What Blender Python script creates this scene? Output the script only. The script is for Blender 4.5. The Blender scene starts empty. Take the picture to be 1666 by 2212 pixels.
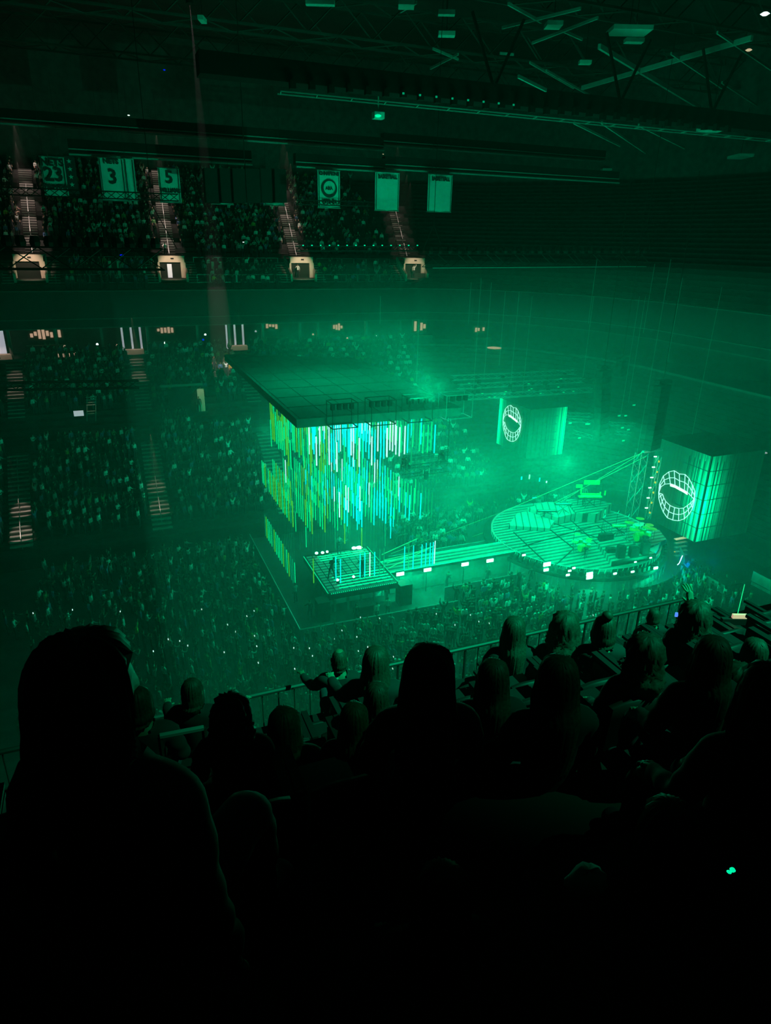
import bpy, math, random
import numpy as np
from mathutils import Vector, Matrix, Euler
random.seed(7)
rng = np.random.default_rng(7)
PI = math.pi
sc = bpy.context.scene
C = sc.collection
R = math.radians

# ------------------------------------------------------------------ camera
FPX, PITCH, ROLL, EZ, YAW = 1450.0, R(22), R(1.1), 26.0, R(22.5)   # pixels of 1666x2212
sw, cw = math.sin(YAW), math.cos(YAW)
FW = Vector((sw*math.cos(PITCH), cw*math.cos(PITCH), -math.sin(PITCH)))
UP = Vector((sw*math.sin(PITCH), cw*math.sin(PITCH), math.cos(PITCH)))
RT = Vector((cw, -sw, 0))
cam_d = bpy.data.cameras.new('camera')
cam = bpy.data.objects.new('camera', cam_d); C.objects.link(cam); sc.camera = cam
cam_d.sensor_fit = 'VERTICAL'; cam_d.sensor_height = 24.0
cam_d.lens = 24.0*FPX/2212.0
cam_d.clip_start = 0.05; cam_d.clip_end = 400
rt = RT*math.cos(ROLL) + UP*math.sin(ROLL)
up = UP*math.cos(ROLL) - RT*math.sin(ROLL)
m3 = Matrix((rt, up, -FW)).transposed()
cam.matrix_world = Matrix.Translation((0, 0, EZ)) @ m3.to_4x4()

def ray(x, y):
    u, v = x-833.0, y-1106.0
    u0 = u*math.cos(ROLL)+v*math.sin(ROLL); v0 = -u*math.sin(ROLL)+v*math.cos(ROLL)
    return (FW*FPX + RT*u0 - UP*v0).normalized()
def at(x, y, ax, val):
    d = ray(x, y); o = Vector((0, 0, EZ)); return o + d*((val-o[ax])/d[ax])
def atX(x, y, v): return at(x, y, 0, v)
def atY(x, y, v): return at(x, y, 1, v)
def atZ(x, y, v): return at(x, y, 2, v)
def proj(P):
    q = Vector(P)-Vector((0, 0, EZ)); z = q.dot(FW)
    if z <= 0.1: return (-9e3, -9e3, z)
    u0 = q.dot(RT)/z*FPX; v0 = -q.dot(UP)/z*FPX
    return (833+u0*math.cos(ROLL)-v0*math.sin(ROLL), 1106+u0*math.sin(ROLL)+v0*math.cos(ROLL), z)

# ------------------------------------------------------------------ render look, world
sc.view_settings.view_transform = 'Standard'; sc.view_settings.look = 'None'
sc.view_settings.exposure = 0.0; sc.view_settings.gamma = 1.0; sc.view_settings.use_curve_mapping = False
cy = sc.cycles
cy.max_bounces = 4; cy.diffuse_bounces = 1; cy.glossy_bounces = 1; cy.transmission_bounces = 2
cy.volume_bounces = 0; cy.transparent_max_bounces = 4
cy.sample_clamp_indirect = 1.0; cy.sample_clamp_direct = 8.0
cy.use_adaptive_sampling = True; cy.adaptive_threshold = 0.05
cy.use_denoising = True; cy.caustics_reflective = False; cy.caustics_refractive = False
try: cy.denoiser = 'OPENIMAGEDENOISE'
except Exception: pass
wd = bpy.data.worlds.new('world'); sc.world = wd; wd.use_nodes = True
wd.node_tree.nodes['Background'].inputs[0].default_value = (0.0, 0.35, 0.15, 1)
wd.node_tree.nodes['Background'].inputs[1].default_value = 0.0006

# ------------------------------------------------------------------ lights
GREEN = (0.0, 1.0, 0.40); TEAL = (0.0, 1.0, 0.42); CYAN = (0.0, 0.95, 0.6); WARM = (1.0, 0.72, 0.6)
def lamp(name, kind, loc, power, col, target=None, angle=60, blend=0.6, size=0.0):
    d = bpy.data.lights.new(name, kind); d.energy = power; d.color = col
    if kind == 'AREA': d.shape = 'DISK'; d.size = size
    else: d.shadow_soft_size = size
    if kind == 'SPOT': d.spot_size = R(angle); d.spot_blend = blend
    o = bpy.data.objects.new(name, d); C.objects.link(o); o.location = loc
    if target is not None:
        o.rotation_euler = (Vector(target)-Vector(loc)).to_track_quat('-Z', 'Y').to_euler()
    return o
HS = 1.0
DOWN = lambda x, y: (x, y, 0)
for (x, y, z, p_) in [(22, 38, 11, 2600), (15, 38, 10, 1500), (29, 40.5, 11, 2600), (25, 46, 6, 1500), (24.5, 51, 6, 1200), (31, 50, 7, 1900), (27, 57, 7, 1300), (30, 61, 8, 1300), (19, 38, 17.5, 1400),
                      (20, 61, 8, 1600), (36, 46, 8, 2000), (41, 52, 6, 1200), (36, 38.5, 9, 1800), (13, 62, 9, 700), (30, 48, 14, 600)]:
    lamp('haze_fill', 'POINT', (x, y, z), p_*.58*HS, GREEN)  # unseen points added in mid-air to make the haze glow
lamp('round_stage_wash', 'AREA', (37, 44.8, 12), 2300*HS, GREEN, DOWN(37, 44.8), size=9)
lamp('runway_wash', 'AREA', (25, 44.5, 10), 300*HS, GREEN, DOWN(25, 44.5), size=6)
lamp('platform_wash', 'POINT', (15.5, 45, 5.2), 260*HS, GREEN)
lamp('rig_top_fill', 'AREA', (17.5, 54, 19.5), 900*HS, GREEN, DOWN(17.5, 54), size=13)  # unseen disk added to brighten the rig top and the haze over it
lamp('roof_fill', 'SPOT', (37, 47, 3.2), 5000*HS, GREEN, (40, 52, 40), 110, 1.0)  # added spot, throws green up to the roof and upper haze
lamp('balcony_fill', 'SPOT', (14, -4, 42), 52000*HS, GREEN, (5.2, 5.5, 22.5), 27, 1.0)  # unseen spot added to lift the near heads in place of haze veil

# ------------------------------------------------------------------ materials
M = {}
def mat(name, col, rough=0.7, metal=0.0, emit=None, es=0.0, noise=0.0, nscale=4.0):
    m = bpy.data.materials.new(name); m.use_nodes = True; nt = m.node_tree; b = nt.nodes['Principled BSDF']
    b.inputs['Base Color'].default_value = (*col, 1); b.inputs['Roughness'].default_value = rough
    b.inputs['Metallic'].default_value = metal; b.inputs['Specular IOR Level'].default_value = 0.3
    if noise:
        tc = nt.nodes.new('ShaderNodeTexCoord'); n = nt.nodes.new('ShaderNodeTexNoise')
        n.inputs['Scale'].default_value = nscale; n.inputs['Detail'].default_value = 3
        nt.links.new(tc.outputs['Object'], n.inputs['Vector'])
        r = nt.nodes.new('ShaderNodeValToRGB')
        r.color_ramp.elements[0].position = .3; r.color_ramp.elements[1].position = .7
        r.color_ramp.elements[0].color = (*[c*(1-noise) for c in col], 1); r.color_ramp.elements[1].color = (*[min(1, c*(1+noise)) for c in col], 1)
        nt.links.new(n.outputs['Fac'], r.inputs[0]); nt.links.new(r.outputs[0], b.inputs['Base Color'])
    if emit:
        b.inputs['Emission Color'].default_value = (*emit, 1); b.inputs['Emission Strength'].default_value = es
        try: m.cycles.emission_sampling = 'NONE'
        except Exception: pass
    M[name] = m; return m
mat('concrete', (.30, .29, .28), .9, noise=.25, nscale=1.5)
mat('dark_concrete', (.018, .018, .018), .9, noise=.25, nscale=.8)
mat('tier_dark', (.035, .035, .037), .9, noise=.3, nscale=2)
mat('fascia', (.028, .030, .032), .5, noise=.1, nscale=.5)
mat('fascia_trim', (.22, .22, .22), .4)
mat('black', (.012, .012, .013), .7, noise=.2, nscale=6)
mat('drape', (.10, .102, .103), .95, noise=.25, nscale=1.2)
mat('rig_cloth', (.16, .165, .165), .9, noise=.15, nscale=1)
mat('truss_black', (.02, .02, .022), .45, .3)
mat('truss_alu', (.55, .56, .57), .35, .6)
mat('roof_steel', (.42, .45, .44), .6)
mat('roof_deck', (.05, .055, .055), .9, noise=.2, nscale=.3)
mat('baffle', (.62, .66, .64), .8)
mat('portal_wall', (.72, .62, .52), .8, noise=.06, nscale=2)
mat('step_edge', (.42, .41, .40), .8)
mat('rail', (.35, .36, .37), .35, .5)
mat('rail_dark', (.04, .045, .045), .5, .3)
mat('floor', (.06, .06, .06), .7, noise=.3, nscale=1)
mat('banner_cloth', (.78, .80, .80), .9, noise=.05, nscale=3)
mat('banner_ink', (.04, .05, .06), .9)
mat('skin', (.36, .23, .17), .6); mat('skin_dark', (.22, .13, .09), .6)
mat('hair', (.045, .032, .024), .6, noise=.4, nscale=60); mat('hair_brown', (.08, .05, .03), .6, noise=.4, nscale=60)
mat('shirt_white', (.80, .80, .78), .9); mat('shirt_grey', (.30, .31, .32), .9); mat('shirt_black', (.02, .02, .022), .9)
mat('shirt_blue', (.08, .14, .30), .9); mat('shirt_green', (.12, .28, .12), .9); mat('shirt_yellow', (.75, .50, .10), .9); mat('shirt_pink', (.7, .4, .4), .9)
mat('trousers', (.03, .033, .045), .9); mat('denim', (.08, .11, .17), .9)
mat('seat_plastic', (.010, .011, .012), .55)
mat('amp', (.015, .015, .016), .8, noise=.3, nscale=20)
mat('road_case', (.12, .13, .13), .6)
mat('barricade', (.45, .46, .46), .4, .5)
mat('cymbal', (.62, .62, .10), .3, .5); mat('drum_shell', (.25, .6, .10), .35); mat('drum_head', (.75, .8, .7), .6)
mat('keyboard_green', (.10, .65, .12), .4); mat('chrome', (.7, .7, .7), .2, .9)
mat('tube_green', (.02, .1, .05), .5, emit=(0, .95, .30), es=1.0)
mat('tube_lime', (.05, .1, .02), .5, emit=(.10, .80, .02), es=.75)
mat('tube_cyan', (.02, .1, .1), .5, emit=(0, .95, .98), es=1.5)
mat('tube_white', (.1, .1, .1), .5, emit=(.55, 1, 1), es=1.6)
mat('tube_dim', (.02, .1, .05), .5, emit=(0, .32, .14), es=.9)
mat('flood_glow', (.8, .8, .8), .5, emit=(.35, 1, .75), es=5)
mat('led_white', (.8, .8, .8), .5, emit=(.85, 1, .95), es=2.2)
mat('led_green', (.1, .5, .3), .5, emit=(0, 1, .45), es=.9)
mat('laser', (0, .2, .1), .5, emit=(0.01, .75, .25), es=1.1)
mat('led_amber', (.5, .3, 0), .5, emit=(.9, .5, .03), es=1)
mat('led_blue', (0, 0, .5), .5, emit=(.0, .01, 1), es=1)
mat('mouth_line', (.5, .5, .5), .5, emit=(.55, 1, .92), es=1.3)
mat('mouth_teeth', (.8, .8, .8), .5, emit=(1, 1, 1), es=1.6)
mat('phone_screen', (.1, .1, .1), .3, emit=(.6, .95, .85), es=1.2)
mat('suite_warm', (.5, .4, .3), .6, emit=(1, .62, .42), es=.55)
mat('suite_white', (.8, .8, .8), .6, emit=(.85, .85, 1), es=.45)
mat('suite_wall', (.10, .09, .08), .9, noise=.3, nscale=2)
mat('menu_green', (.1, .4, .3), .6, emit=(.0, .45, .24), es=.7)

# deck: pale slats with dark gaps
def stripes(name, c1, c2, freq, axis=1, duty=.22, rot=0.0):
    m = mat(name, c1, .45); nt = m.node_tree; b = nt.nodes['Principled BSDF']
    tc = nt.nodes.new('ShaderNodeTexCoord'); mp = nt.nodes.new('ShaderNodeMapping'); mp.inputs['Rotation'].default_value = (0, 0, rot)
    sp = nt.nodes.new('ShaderNodeSeparateXYZ'); mu = nt.nodes.new('ShaderNodeMath'); mu.operation = 'MULTIPLY'; mu.inputs[1].default_value = freq
    fr = nt.nodes.new('ShaderNodeMath'); fr.operation = 'FRACT'; lt = nt.nodes.new('ShaderNodeMath'); lt.operation = 'LESS_THAN'; lt.inputs[1].default_value = duty
    mx = nt.nodes.new('ShaderNodeMix'); mx.data_type = 'RGBA'; mx.inputs[6].default_value = (*c1, 1); mx.inputs[7].default_value = (*c2, 1)
    L = nt.links.new
    L(tc.outputs['Object'], mp.inputs[0]); L(mp.outputs[0], sp.inputs[0]); L(sp.outputs[axis], mu.inputs[0]); L(mu.outputs[0], fr.inputs[0]); L(fr.outputs[0], lt.inputs[0]); L(lt.outputs[0], mx.inputs[0]); L(mx.outputs[2], b.inputs['Base Color'])
    return m
stripes('deck_slats', (.34, .40, .37), (.012, .015, .013), 1.9, 1, .42)
stripes('deck_diag', (.42, .5, .46), (.03, .035, .03), 1.6, 0, .16, .5)
stripes('platform_slats', (.30, .36, .33), (.012, .016, .014), 2.2, 1, .42)

# ------------------------------------------------------------------ mesh helpers
class MB:
    def __init__(s): s.v = []; s.f = []; s.m = []
    def add(s, vs, fs, mi=0):
        n = len(s.v); s.v += [tuple(v) for v in vs]; s.f += [tuple(i+n for i in f) for f in fs]; s.m += [mi]*len(fs); return s
    def box(s, c, d, rz=0, mi=0, taper=1.0):
        c = Vector(c); hx, hy, hz = d[0]/2, d[1]/2, d[2]/2; q = Matrix.Rotation(rz, 3, 'Z')
        vs = []
        for z, t in ((-hz, 1), (hz, taper)):
            for x, y in ((-hx, -hy), (hx, -hy), (hx, hy), (-hx, hy)): vs.append(c + q @ Vector((x*t, y*t, z)))
        return s.add(vs, [(3, 2, 1, 0), (4, 5, 6, 7), (0, 1, 5, 4), (1, 2, 6, 5), (2, 3, 7, 6), (3, 0, 4, 7)], mi)
    def bar(s, a, b, r, n=4, mi=0, r2=None):
        a, b = Vector(a), Vector(b); d = (b-a)
        if d.length < 1e-6: return s
        q = d.to_track_quat('Z', 'Y').to_matrix(); r2 = r if r2 is None else r2
        vs = []
        for p, rr in ((a, r), (b, r2)):
            for k in range(n):
                t = 2*PI*(k+.5)/n; vs.append(p + q @ Vector((math.cos(t)*rr, math.sin(t)*rr, 0)))
        fs = [(k, (k+1) % n, n+(k+1) % n, n+k) for k in range(n)] + [tuple(range(n))[::-1], tuple(range(n, 2*n))]
        return s.add(vs, fs, mi)
    def path(s, pts, r, n=4, mi=0, closed=False):
        for i in range(len(pts)-(0 if closed else 1)): s.bar(pts[i], pts[(i+1) % len(pts)], r, n, mi)
        return s
    def lathe(s, prof, c=(0, 0, 0), n=24, mi=0, sx=1, sy=1, caps=True):
        vs = []; fs = []; k = len(prof)
        for (r, z) in prof:
            for j in range(n):
                t = 2*PI*j/n; vs.append((c[0]+r*sx*math.cos(t), c[1]+r*sy*math.sin(t), c[2]+z))
        for i in range(k-1):
            for j in range(n): fs.append((i*n+j, i*n+(j+1) % n, (i+1)*n+(j+1) % n, (i+1)*n+j))
        if caps: fs.append(tuple(range(n))[::-1]); fs.append(tuple((k-1)*n+j for j in range(n)))
        return s.add(vs, fs, mi)
    def prism(s, poly, z0, z1, mi=0):
        n = len(poly); vs = [(p[0], p[1], z0) for p in poly]+[(p[0], p[1], z1) for p in poly]
        fs = [tuple(range(n))[::-1], tuple(range(n, 2*n))]+[(i, (i+1) % n, n+(i+1) % n, n+i) for i in range(n)]
        return s.add(vs, fs, mi)
    def truss(s, a, b, w=.5, r=.035, step=1.0, mi=0):
        a, b = Vector(a), Vector(b); d = b-a; L = d.length; u = d/L
        side = u.cross(Vector((0, 0, 1)));
        if side.length < .1: side = Vector((1, 0, 0))
        side.normalize(); upv = side.cross(u).normalized(); h = w/2
        cs = [side*h+upv*h, -side*h+upv*h, -side*h-upv*h, side*h-upv*h]
        for c in cs: s.bar(a+c, b+c, r, 4, mi)
        n = max(1, int(L/step))
        for i in range(n):
            p, q = a+u*(L*i/n), a+u*(L*(i+1)/n)
            for k in range(4):
                c1, c2 = cs[k], cs[(k+1) % 4]
                s.bar(p+(c1 if i % 2 else c2), q+(c2 if i % 2 else c1), r*.6, 3, mi)
        return s
    def mesh(s, name, mats, off=Vector((0, 0, 0)), smooth=False):
        me = bpy.data.meshes.new(name)
        me.from_pydata([(v[0]-off[0], v[1]-off[1], v[2]-off[2]) for v in s.v], [], s.f)
        for m in mats: me.materials.append(M[m] if isinstance(m, str) else m)
        if len(mats) > 1: me.polygons.foreach_set('material_index', s.m)
        if smooth: me.polygons.foreach_set('use_smooth', [True]*len(me.polygons))
        me.update(); return me
def wloc(p):
    v = Vector((0, 0, 0))
    while p: v += p.location; p = p.parent
    return v
SPLIT = {'operator_seat', 'hanger_brace', 'lamp_cans', 'lit_shelves', 'jamb', 'legs_frame', 'edge_light_strip', 'hanging_cable', 'bridle_cable', 'hanging_line', 'border_stripe', 'batten', 'light_strips', 'dark_seams', 'hoist', 'spot_heads', 'light_heads', 'post', 'side_rail', 'frame_post', 'support_struts', 'riser_legs', 'dark_pane', 'white_light', 'cabinet', 'laser_stick', 'truss', 'skirt'}
ONE = {'lamp_cans': 'lamp_can', 'lit_shelves': 'lit_shelf', 'legs_frame': 'stage_leg', 'light_strips': 'light_strip', 'dark_seams': 'dark_seam', 'spot_heads': 'spot_head', 'light_heads': 'light_head', 'support_struts': 'support_strut', 'riser_legs': 'riser_leg'}
def islands(mb, gap=.02):
    n = len(mb.v); p = list(range(n))
    def fi(a):
        while p[a] != a: p[a] = p[p[a]]; a = p[a]
        return a
    for f in mb.f:
        for q in f[1:]: p[fi(q)] = fi(f[0])
    roots = {}
    for i in range(n): roots.setdefault(fi(i), []).append(i)
    P = np.array(mb.v, float); R_ = list(roots.values())
    lo = np.array([P[r].min(0) for r in R_]); hi_ = np.array([P[r].max(0) for r in R_]); k = len(R_); q_ = list(range(k))
    def fj(a):
        while q_[a] != a: a = q_[a]
        return a
    for a in range(k):
        g = np.maximum(0, np.maximum(lo[a]-hi_, lo-hi_[a])); d = np.sqrt((g**2).sum(1))
        for b in np.nonzero(d <= gap)[0]:
            if b > a: q_[fj(int(b))] = fj(a)
    out = {}
    for a in range(k): out.setdefault(fj(a), []).extend(R_[a])
    return [sorted(v) for v in out.values()]
def obj(name, mb, mats, parent=None, smooth=False, label=None):
    if parent is not None and name in SPLIT and len(mb.v) > 8:
        isl = islands(mb)
        nm = ONE.get(name, name)
        if 1 < len(isl) <= 100:
            o = None
            for I in isl:
                ix = {v: i for i, v in enumerate(I)}; m2 = MB(); m2.v = [mb.v[i] for i in I]
                for f, m_ in zip(mb.f, mb.m):
                    if f[0] in ix: m2.f.append(tuple(ix[i] for i in f)); m2.m.append(m_)
                o = _obj(nm, m2, mats, parent, smooth, label)
            return o
        name = nm
    return _obj(name, mb, mats, parent, smooth, label)
def _obj(name, mb, mats, parent=None, smooth=False, label=None):
    if not isinstance(mats, (list, tuple)): mats = [mats]
    off = wloc(parent) if parent else Vector((0, 0, 0))
    if parent is None:
        a = np.array(mb.v); off = Vector(((a[:, 0].min()+a[:, 0].max())/2, (a[:, 1].min()+a[:, 1].max())/2, a[:, 2].min()))
    o = bpy.data.objects.new(name, mb.mesh(name, mats, off, smooth)); C.objects.link(o)
    if parent: o.parent = parent
    else: o.location = off
    if label: o['label'] = label
    return o
def tag(o, label, cat, group=None, kind=None):
    o['label'] = label; o['category'] = cat
    if group: o['group'] = group
    if kind: o['kind'] = kind
    return o
def thing(name, label, cat, loc, group=None):
    o = bpy.data.objects.new(name, None); C.objects.link(o); o.location = loc; o.empty_display_size = .2
    return tag(o, label, cat, group)
def struct(name, mb, mats, label=None, smooth=False):
    o = obj(name, mb, mats, None, smooth); o['kind'] = 'structure'
    if label: o['label'] = label
    return o
def dup(root, loc, label=None, group=None, rz=None):
    r = root.copy(); C.objects.link(r); r.location = loc
    if rz is not None: r.rotation_euler = (0, 0, rz)
    if label: r['label'] = label
    if group: r['group'] = group
    for ch in list(root.children):
        c = ch.copy(); C.objects.link(c); c.parent = r
        for g in list(ch.children):
            d = g.copy(); C.objects.link(d); d.parent = c
    return r
def text_mb(body, size, center, depth=.02, bold=.0, sx=1.0):
    """letters facing -Y, centred"""
    cu = bpy.data.curves.new('t', 'FONT'); cu.body = body; cu.size = size; cu.align_x = 'CENTER'; cu.align_y = 'CENTER'
    cu.extrude = depth; cu.offset = bold*1.6; cu.resolution_u = 2
    o = bpy.data.objects.new('t', cu); C.objects.link(o)
    bpy.context.view_layer.update()
    me = bpy.data.meshes.new_from_object(o.evaluated_get(bpy.context.evaluated_depsgraph_get()))
    mb = MB(); mb.add([(center[0]+v.co.x*sx, center[1]-v.co.z, center[2]+v.co.y) for v in me.vertices], [tuple(p.vertices) for p in me.polygons])
    bpy.data.objects.remove(o); bpy.data.meshes.remove(me); bpy.data.curves.remove(cu)
    return mb

# ------------------------------------------------------------------ the bowl
INNER = [(-46, 57.5), (-20, 57.5), (10, 57.5), (36, 57.5), (43, 56.5), (49, 53.5), (52.5, 48.5), (53.2, 42), (53.2, 18)]
OUTER = [(-46, 82.6), (-20, 82.6), (10, 82.6), (36, 82.6), (44, 79.2), (49.5, 74.5), (53.6, 67.5), (55.9, 59), (55.9, 18)]
mb = MB(); mb.prism([(-50, -6), (62, -6), (62, 84), (-50, 84)], -.3, 0)
struct('floor', mb, 'floor')
NR = 25
def lp(a, b, t): return (a[0]+(b[0]-a[0])*t, a[1]+(b[1]-a[1])*t)
def tiers(path0, path1, z0, z1, n, mi=0):
    mb = MB(); k = len(path0); rows = []
    for i in range(n+1):
        rows.append([lp(path0[j], path1[j], i/n) for j in range(k)])
    for i in range(n):
        za = z0+(z1-z0)*i/n; zb = z0+(z1-z0)*(i+1)/n
        for j in range(k-1):
            a, b = rows[i][j], rows[i][j+1]; c, d = rows[i+1][j+1], rows[i+1][j]
            mb.add([(*a, za), (*b, za), (*b, zb), (*a, zb)], [(0, 1, 2, 3)])      # riser
            mb.add([(*a, zb), (*b, zb), (*c, zb), (*d, zb)], [(0, 1, 2, 3)])      # tread
    return mb
Z0L, Z1L = 1.0, 13.2
struct('trim_1', tiers(INNER, OUTER, Z0L, Z1L, NR), 'tier_dark', 'stepped lower seating bowl')
mb = MB()
for j in range(len(INNER)-1):
    a, b = INNER[j], INNER[j+1]; mb.add([(*a, 0), (*b, 0), (*b, 1.05), (*a, 1.05)], [(0, 1, 2, 3)])
struct('wall_floor', mb, 'black')
def zl(y): return Z0L+(Z1L-Z0L)*(math.floor((y-57.5)/(25.1/NR))+1)/NR
# fascia band between suites and upper bowl
FP = [(-50, 83.3), (-20, 83.3), (10, 83.3), (38, 83.1), (45, 80), (50, 75), (54.2, 67.5), (56.2, 59.5), (56.0, 16)]
def band(path, z0, z1, off=0.0, thick=.4):
    mb = MB()
    n = len(path)
    def nrm(j):
        a = path[max(0, j-1)]; b = path[min(n-1, j+1)]; d = Vector((b[0]-a[0], b[1]-a[1])); d.normalize(); return Vector((d.y, -d.x))
    for j in range(n-1):
        n0, n1 = nrm(j), nrm(j+1)
        a = Vector(path[j])+n0*off; b = Vector(path[j+1])+n1*off; c = b-n1*thick; d = a-n0*thick
        mb.add([(*a, z0), (*b, z0), (*c, z0), (*d, z0), (*a, z1), (*b, z1), (*c, z1), (*d, z1)],
               [(3, 2, 1, 0), (4, 5, 6, 7), (0, 1, 5, 4), (1, 2, 6, 5), (2, 3, 7, 6), (3, 0, 4, 7)])
    return mb
struct('wall_fascia', band(FP, 17.45, 20.3, 0, .5), 'fascia')
struct('trim_2', band(FP, 16.5, 17.4, .12, .6), 'fascia', 'lower lip of the balcony front')
struct('trim_3', band(FP, 17.38, 17.45, .16, .3), 'fascia_trim', 'thin pale rail line along the balcony front')
struct('trim_4', band(FP, 16.42, 16.5, .16, .5), 'fascia_trim', 'pale lower edge of the balcony front')
struct('trim_5', band(FP, 20.3, 20.36, .05, .5), 'fascia_trim', 'pale top edge of the balcony front')
struct('trim_6', band([(p[0], p[1]-.5) if p[1] > 60 else (p[0]-.5, p[1]) for p in FP], 13.2, 13.42, 0, .25), 'fascia_trim', 'pale counter ledge in front of the suites')
# slab above suites, suite floor and back wall
BK = [(-50, 89), (-20, 89), (10, 89), (42, 88.8), (50, 85), (55.5, 79), (60, 70), (62, 60), (62, 16)]
def slab(p0, p1, z0, z1):
    mb = MB()
    for j in range(len(p0)-1):
        a, b, c, d = p0[j], p0[j+1], p1[j+1], p1[j]
        mb.add([(*a, z0), (*b, z0), (*c, z0), (*d, z0), (*a, z1), (*b, z1), (*c, z1), (*d, z1)],
               [(3, 2, 1, 0), (4, 5, 6, 7), (0, 1, 5, 4), (1, 2, 6, 5), (2, 3, 7, 6), (3, 0, 4, 7)])
    return mb
struct('ceiling_suites', slab([lp(a, b, .1) for a, b in zip(FP, BK)], BK, 16.5, 16.8), 'suite_wall')
struct('floor_suites', slab([lp(a, b, -.08) for a, b in zip(FP, BK)], BK, 12.9, 13.2), 'tier_dark')
struct('wall_suites', band(BK, 13.2, 16.5, 0, .3), 'suite_wall')
# upper bowl
UF = [(-52, 84.0), (-20, 84.0), (10, 84.0), (38, 84.0), (46, 80.8), (51, 75.5), (55.2, 68), (57, 60), (57, 16)]
UB = [(-56, 106.5), (-20, 106.5), (12, 106.5), (42, 106.0), (58, 100), (68, 90), (75, 76), (78, 62), (78, 16)]
NU = 26; Z0U, Z1U = 19.9, 34.0
struct('trim_7', tiers(UF, UB, Z0U, Z1U, NU), 'tier_dark', 'stepped upper seating bowl')
def zu(y): return Z0U+(Z1U-Z0U)*(math.floor((y-84.0)/(22.5/NU))+1)/NU
UB2 = [(-60, 107), (-20, 107), (12, 107), (42, 106.5), (58.5, 100.5), (68.5, 90.5), (75.5, 76), (78.5, 62), (78.5, 16)]
struct('wall_back', band(UB2, 33, 50, 0, .5), 'drape')
mb = MB(); mb.prism([(-60, -12), (80, -12), (80, 110), (-60, 110)], 50, 50.6)
struct('ceiling', mb, 'roof_deck')
mb = MB(); mb.box((80.3, 49, 25), (.6, 122, 50)); struct('wall_right', mb, 'drape')
mb = MB(); mb.box((-60.3, 49, 25), (.6, 122, 50)); struct('wall_left', mb, 'drape')

# ------------------------------------------------------------------ aisle stairs
def aisle(name, xa, ya, xb, yb, zf, w, dy, label, mats=('concrete', 'step_edge')):
    zf0 = zf; z_a, z_b = zf(ya), zf(yb); zf = lambda y: z_a+(z_b-z_a)*(y-ya)/(yb-ya)+.36
    mb = MB(); n = int(abs(yb-ya)/dy)
    for i in range(n):
        y = ya+dy*i; t = (y-ya)/(yb-ya); x = xa+(xb-xa)*t; z = zf(y+.05)
        zz = zf(y+dy+.05)
        mb.box((x, y+dy/2, z+.02), (w, dy*.96, .08), 0, 0)
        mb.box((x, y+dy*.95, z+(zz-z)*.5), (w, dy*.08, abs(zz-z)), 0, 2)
        mb.box((x, y+.04, z+.075), (w, .07, .04), 0, 1)
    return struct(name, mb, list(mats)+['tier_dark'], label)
def handrail(xa, ya, xb, yb, zf, label, seg=2.4, gap=.9):
    t0 = thing('aisle_handrail', label, 'handrail', (xa, ya, zf(ya)))
    y = ya
    while y+seg < yb:
        f = lambda yy: xa+(xb-xa)*(yy-ya)/(yb-ya)
        mb = MB(); p0 = (f(y), y, zf(y)+.95); p1 = (f(y+seg), y+seg, zf(y+seg)+.95)
        mb.bar(p0, p1, .035, 4); mb.bar((p0[0], p0[1], zf(y)), p0, .035, 4); mb.bar((p1[0], p1[1], zf(y+seg)), p1, .035, 4)
        obj('rail_section', mb, 'rail', t0)
        y += seg+gap
UA = [(-6.3, 89.0, -6.7, 105), (8.35, 89.0, 9.4, 106), (23.9, 89.0, 25.5, 103), (39.3, 89.0, 41.6, 100)]
for k, (xa, ya, xb, yb) in enumerate(UA):
    nm = ['leftmost', 'second from the left', 'third from the left', 'rightmost'][k]
    aisle('trim_%d' % (8+k), xa, ya, xb, yb, zu, 1.5, 22.5/NU/2, 'pale concrete aisle stair of the upper bowl, '+nm)
    handrail(xa, ya, xb, yb-.5, zu, 'centre handrail of the upper bowl aisle stair, '+nm)
LA = [(-8.6, -9.3), (2.65, 3.0), (14.0, 14.8)]
for k, (xa, xb) in enumerate(LA):
    nm = ['leftmost', 'middle', 'right'][k]
    aisle('trim_%d' % (12+k), xa, 58.0, lp((xa, 0), (xb, 0), .5)[0], 69.0, zl, 1.7, 25.1/NR/2, 'lower flight of concrete aisle stair in the lower bowl, '+nm)
    aisle('trim_%d' % (15+k), lp((xa, 0), (xb, 0), .62)[0], 73.5, xb, 82.0, zl, 1.5, 25.1/NR/2, 'upper flight of concrete aisle stair in the lower bowl, '+nm)
    if k < 2:
        handrail(xa, 58.5, lp((xa, 0), (xb, 0), .5)[0], 68.5, zl, 'centre handrail on the %s lower bowl stair' % nm)
# lamps that light the aisles
for (xa, ya, xb, yb), pw in zip(UA, (1.1, 1.0, .9, .45)):
    for k in range(5):
        f = (k+.5)/5; x, y = xa+(xb-xa)*f, ya+(yb-ya)*f; z = zu(y)
        lamp('aisle_lamp', 'SPOT', (x, y-1, z+9), 5200*pw, WARM, (x, y+.3, z), 27, .35)
    lamp('portal_lamp', 'SPOT', (xa-.4, 82.4, 25.0), 800*pw**.5, (1, .68, .50), (xa-.2, 86.4, 22.5), 50, .8)
for k, (x, y, z, pw) in enumerate([(-8.6, 59.5, 2, 1.0), (2.7, 60.5, 2.6, .55), (-9.1, 77, 10.5, .9), (2.95, 78.5, 11, 1.0), (14.6, 79, 11.5, .25)]):
    lamp('lower_aisle_lamp', 'SPOT', (x, y-1, z+6), 900*pw, WARM, (x, y, z), 22, .6)
    lamp('lower_aisle_lamp', 'SPOT', (x, y+1.5, z+7), 900*pw, WARM, (x, y+2.5, z+1), 20, .6)

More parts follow.
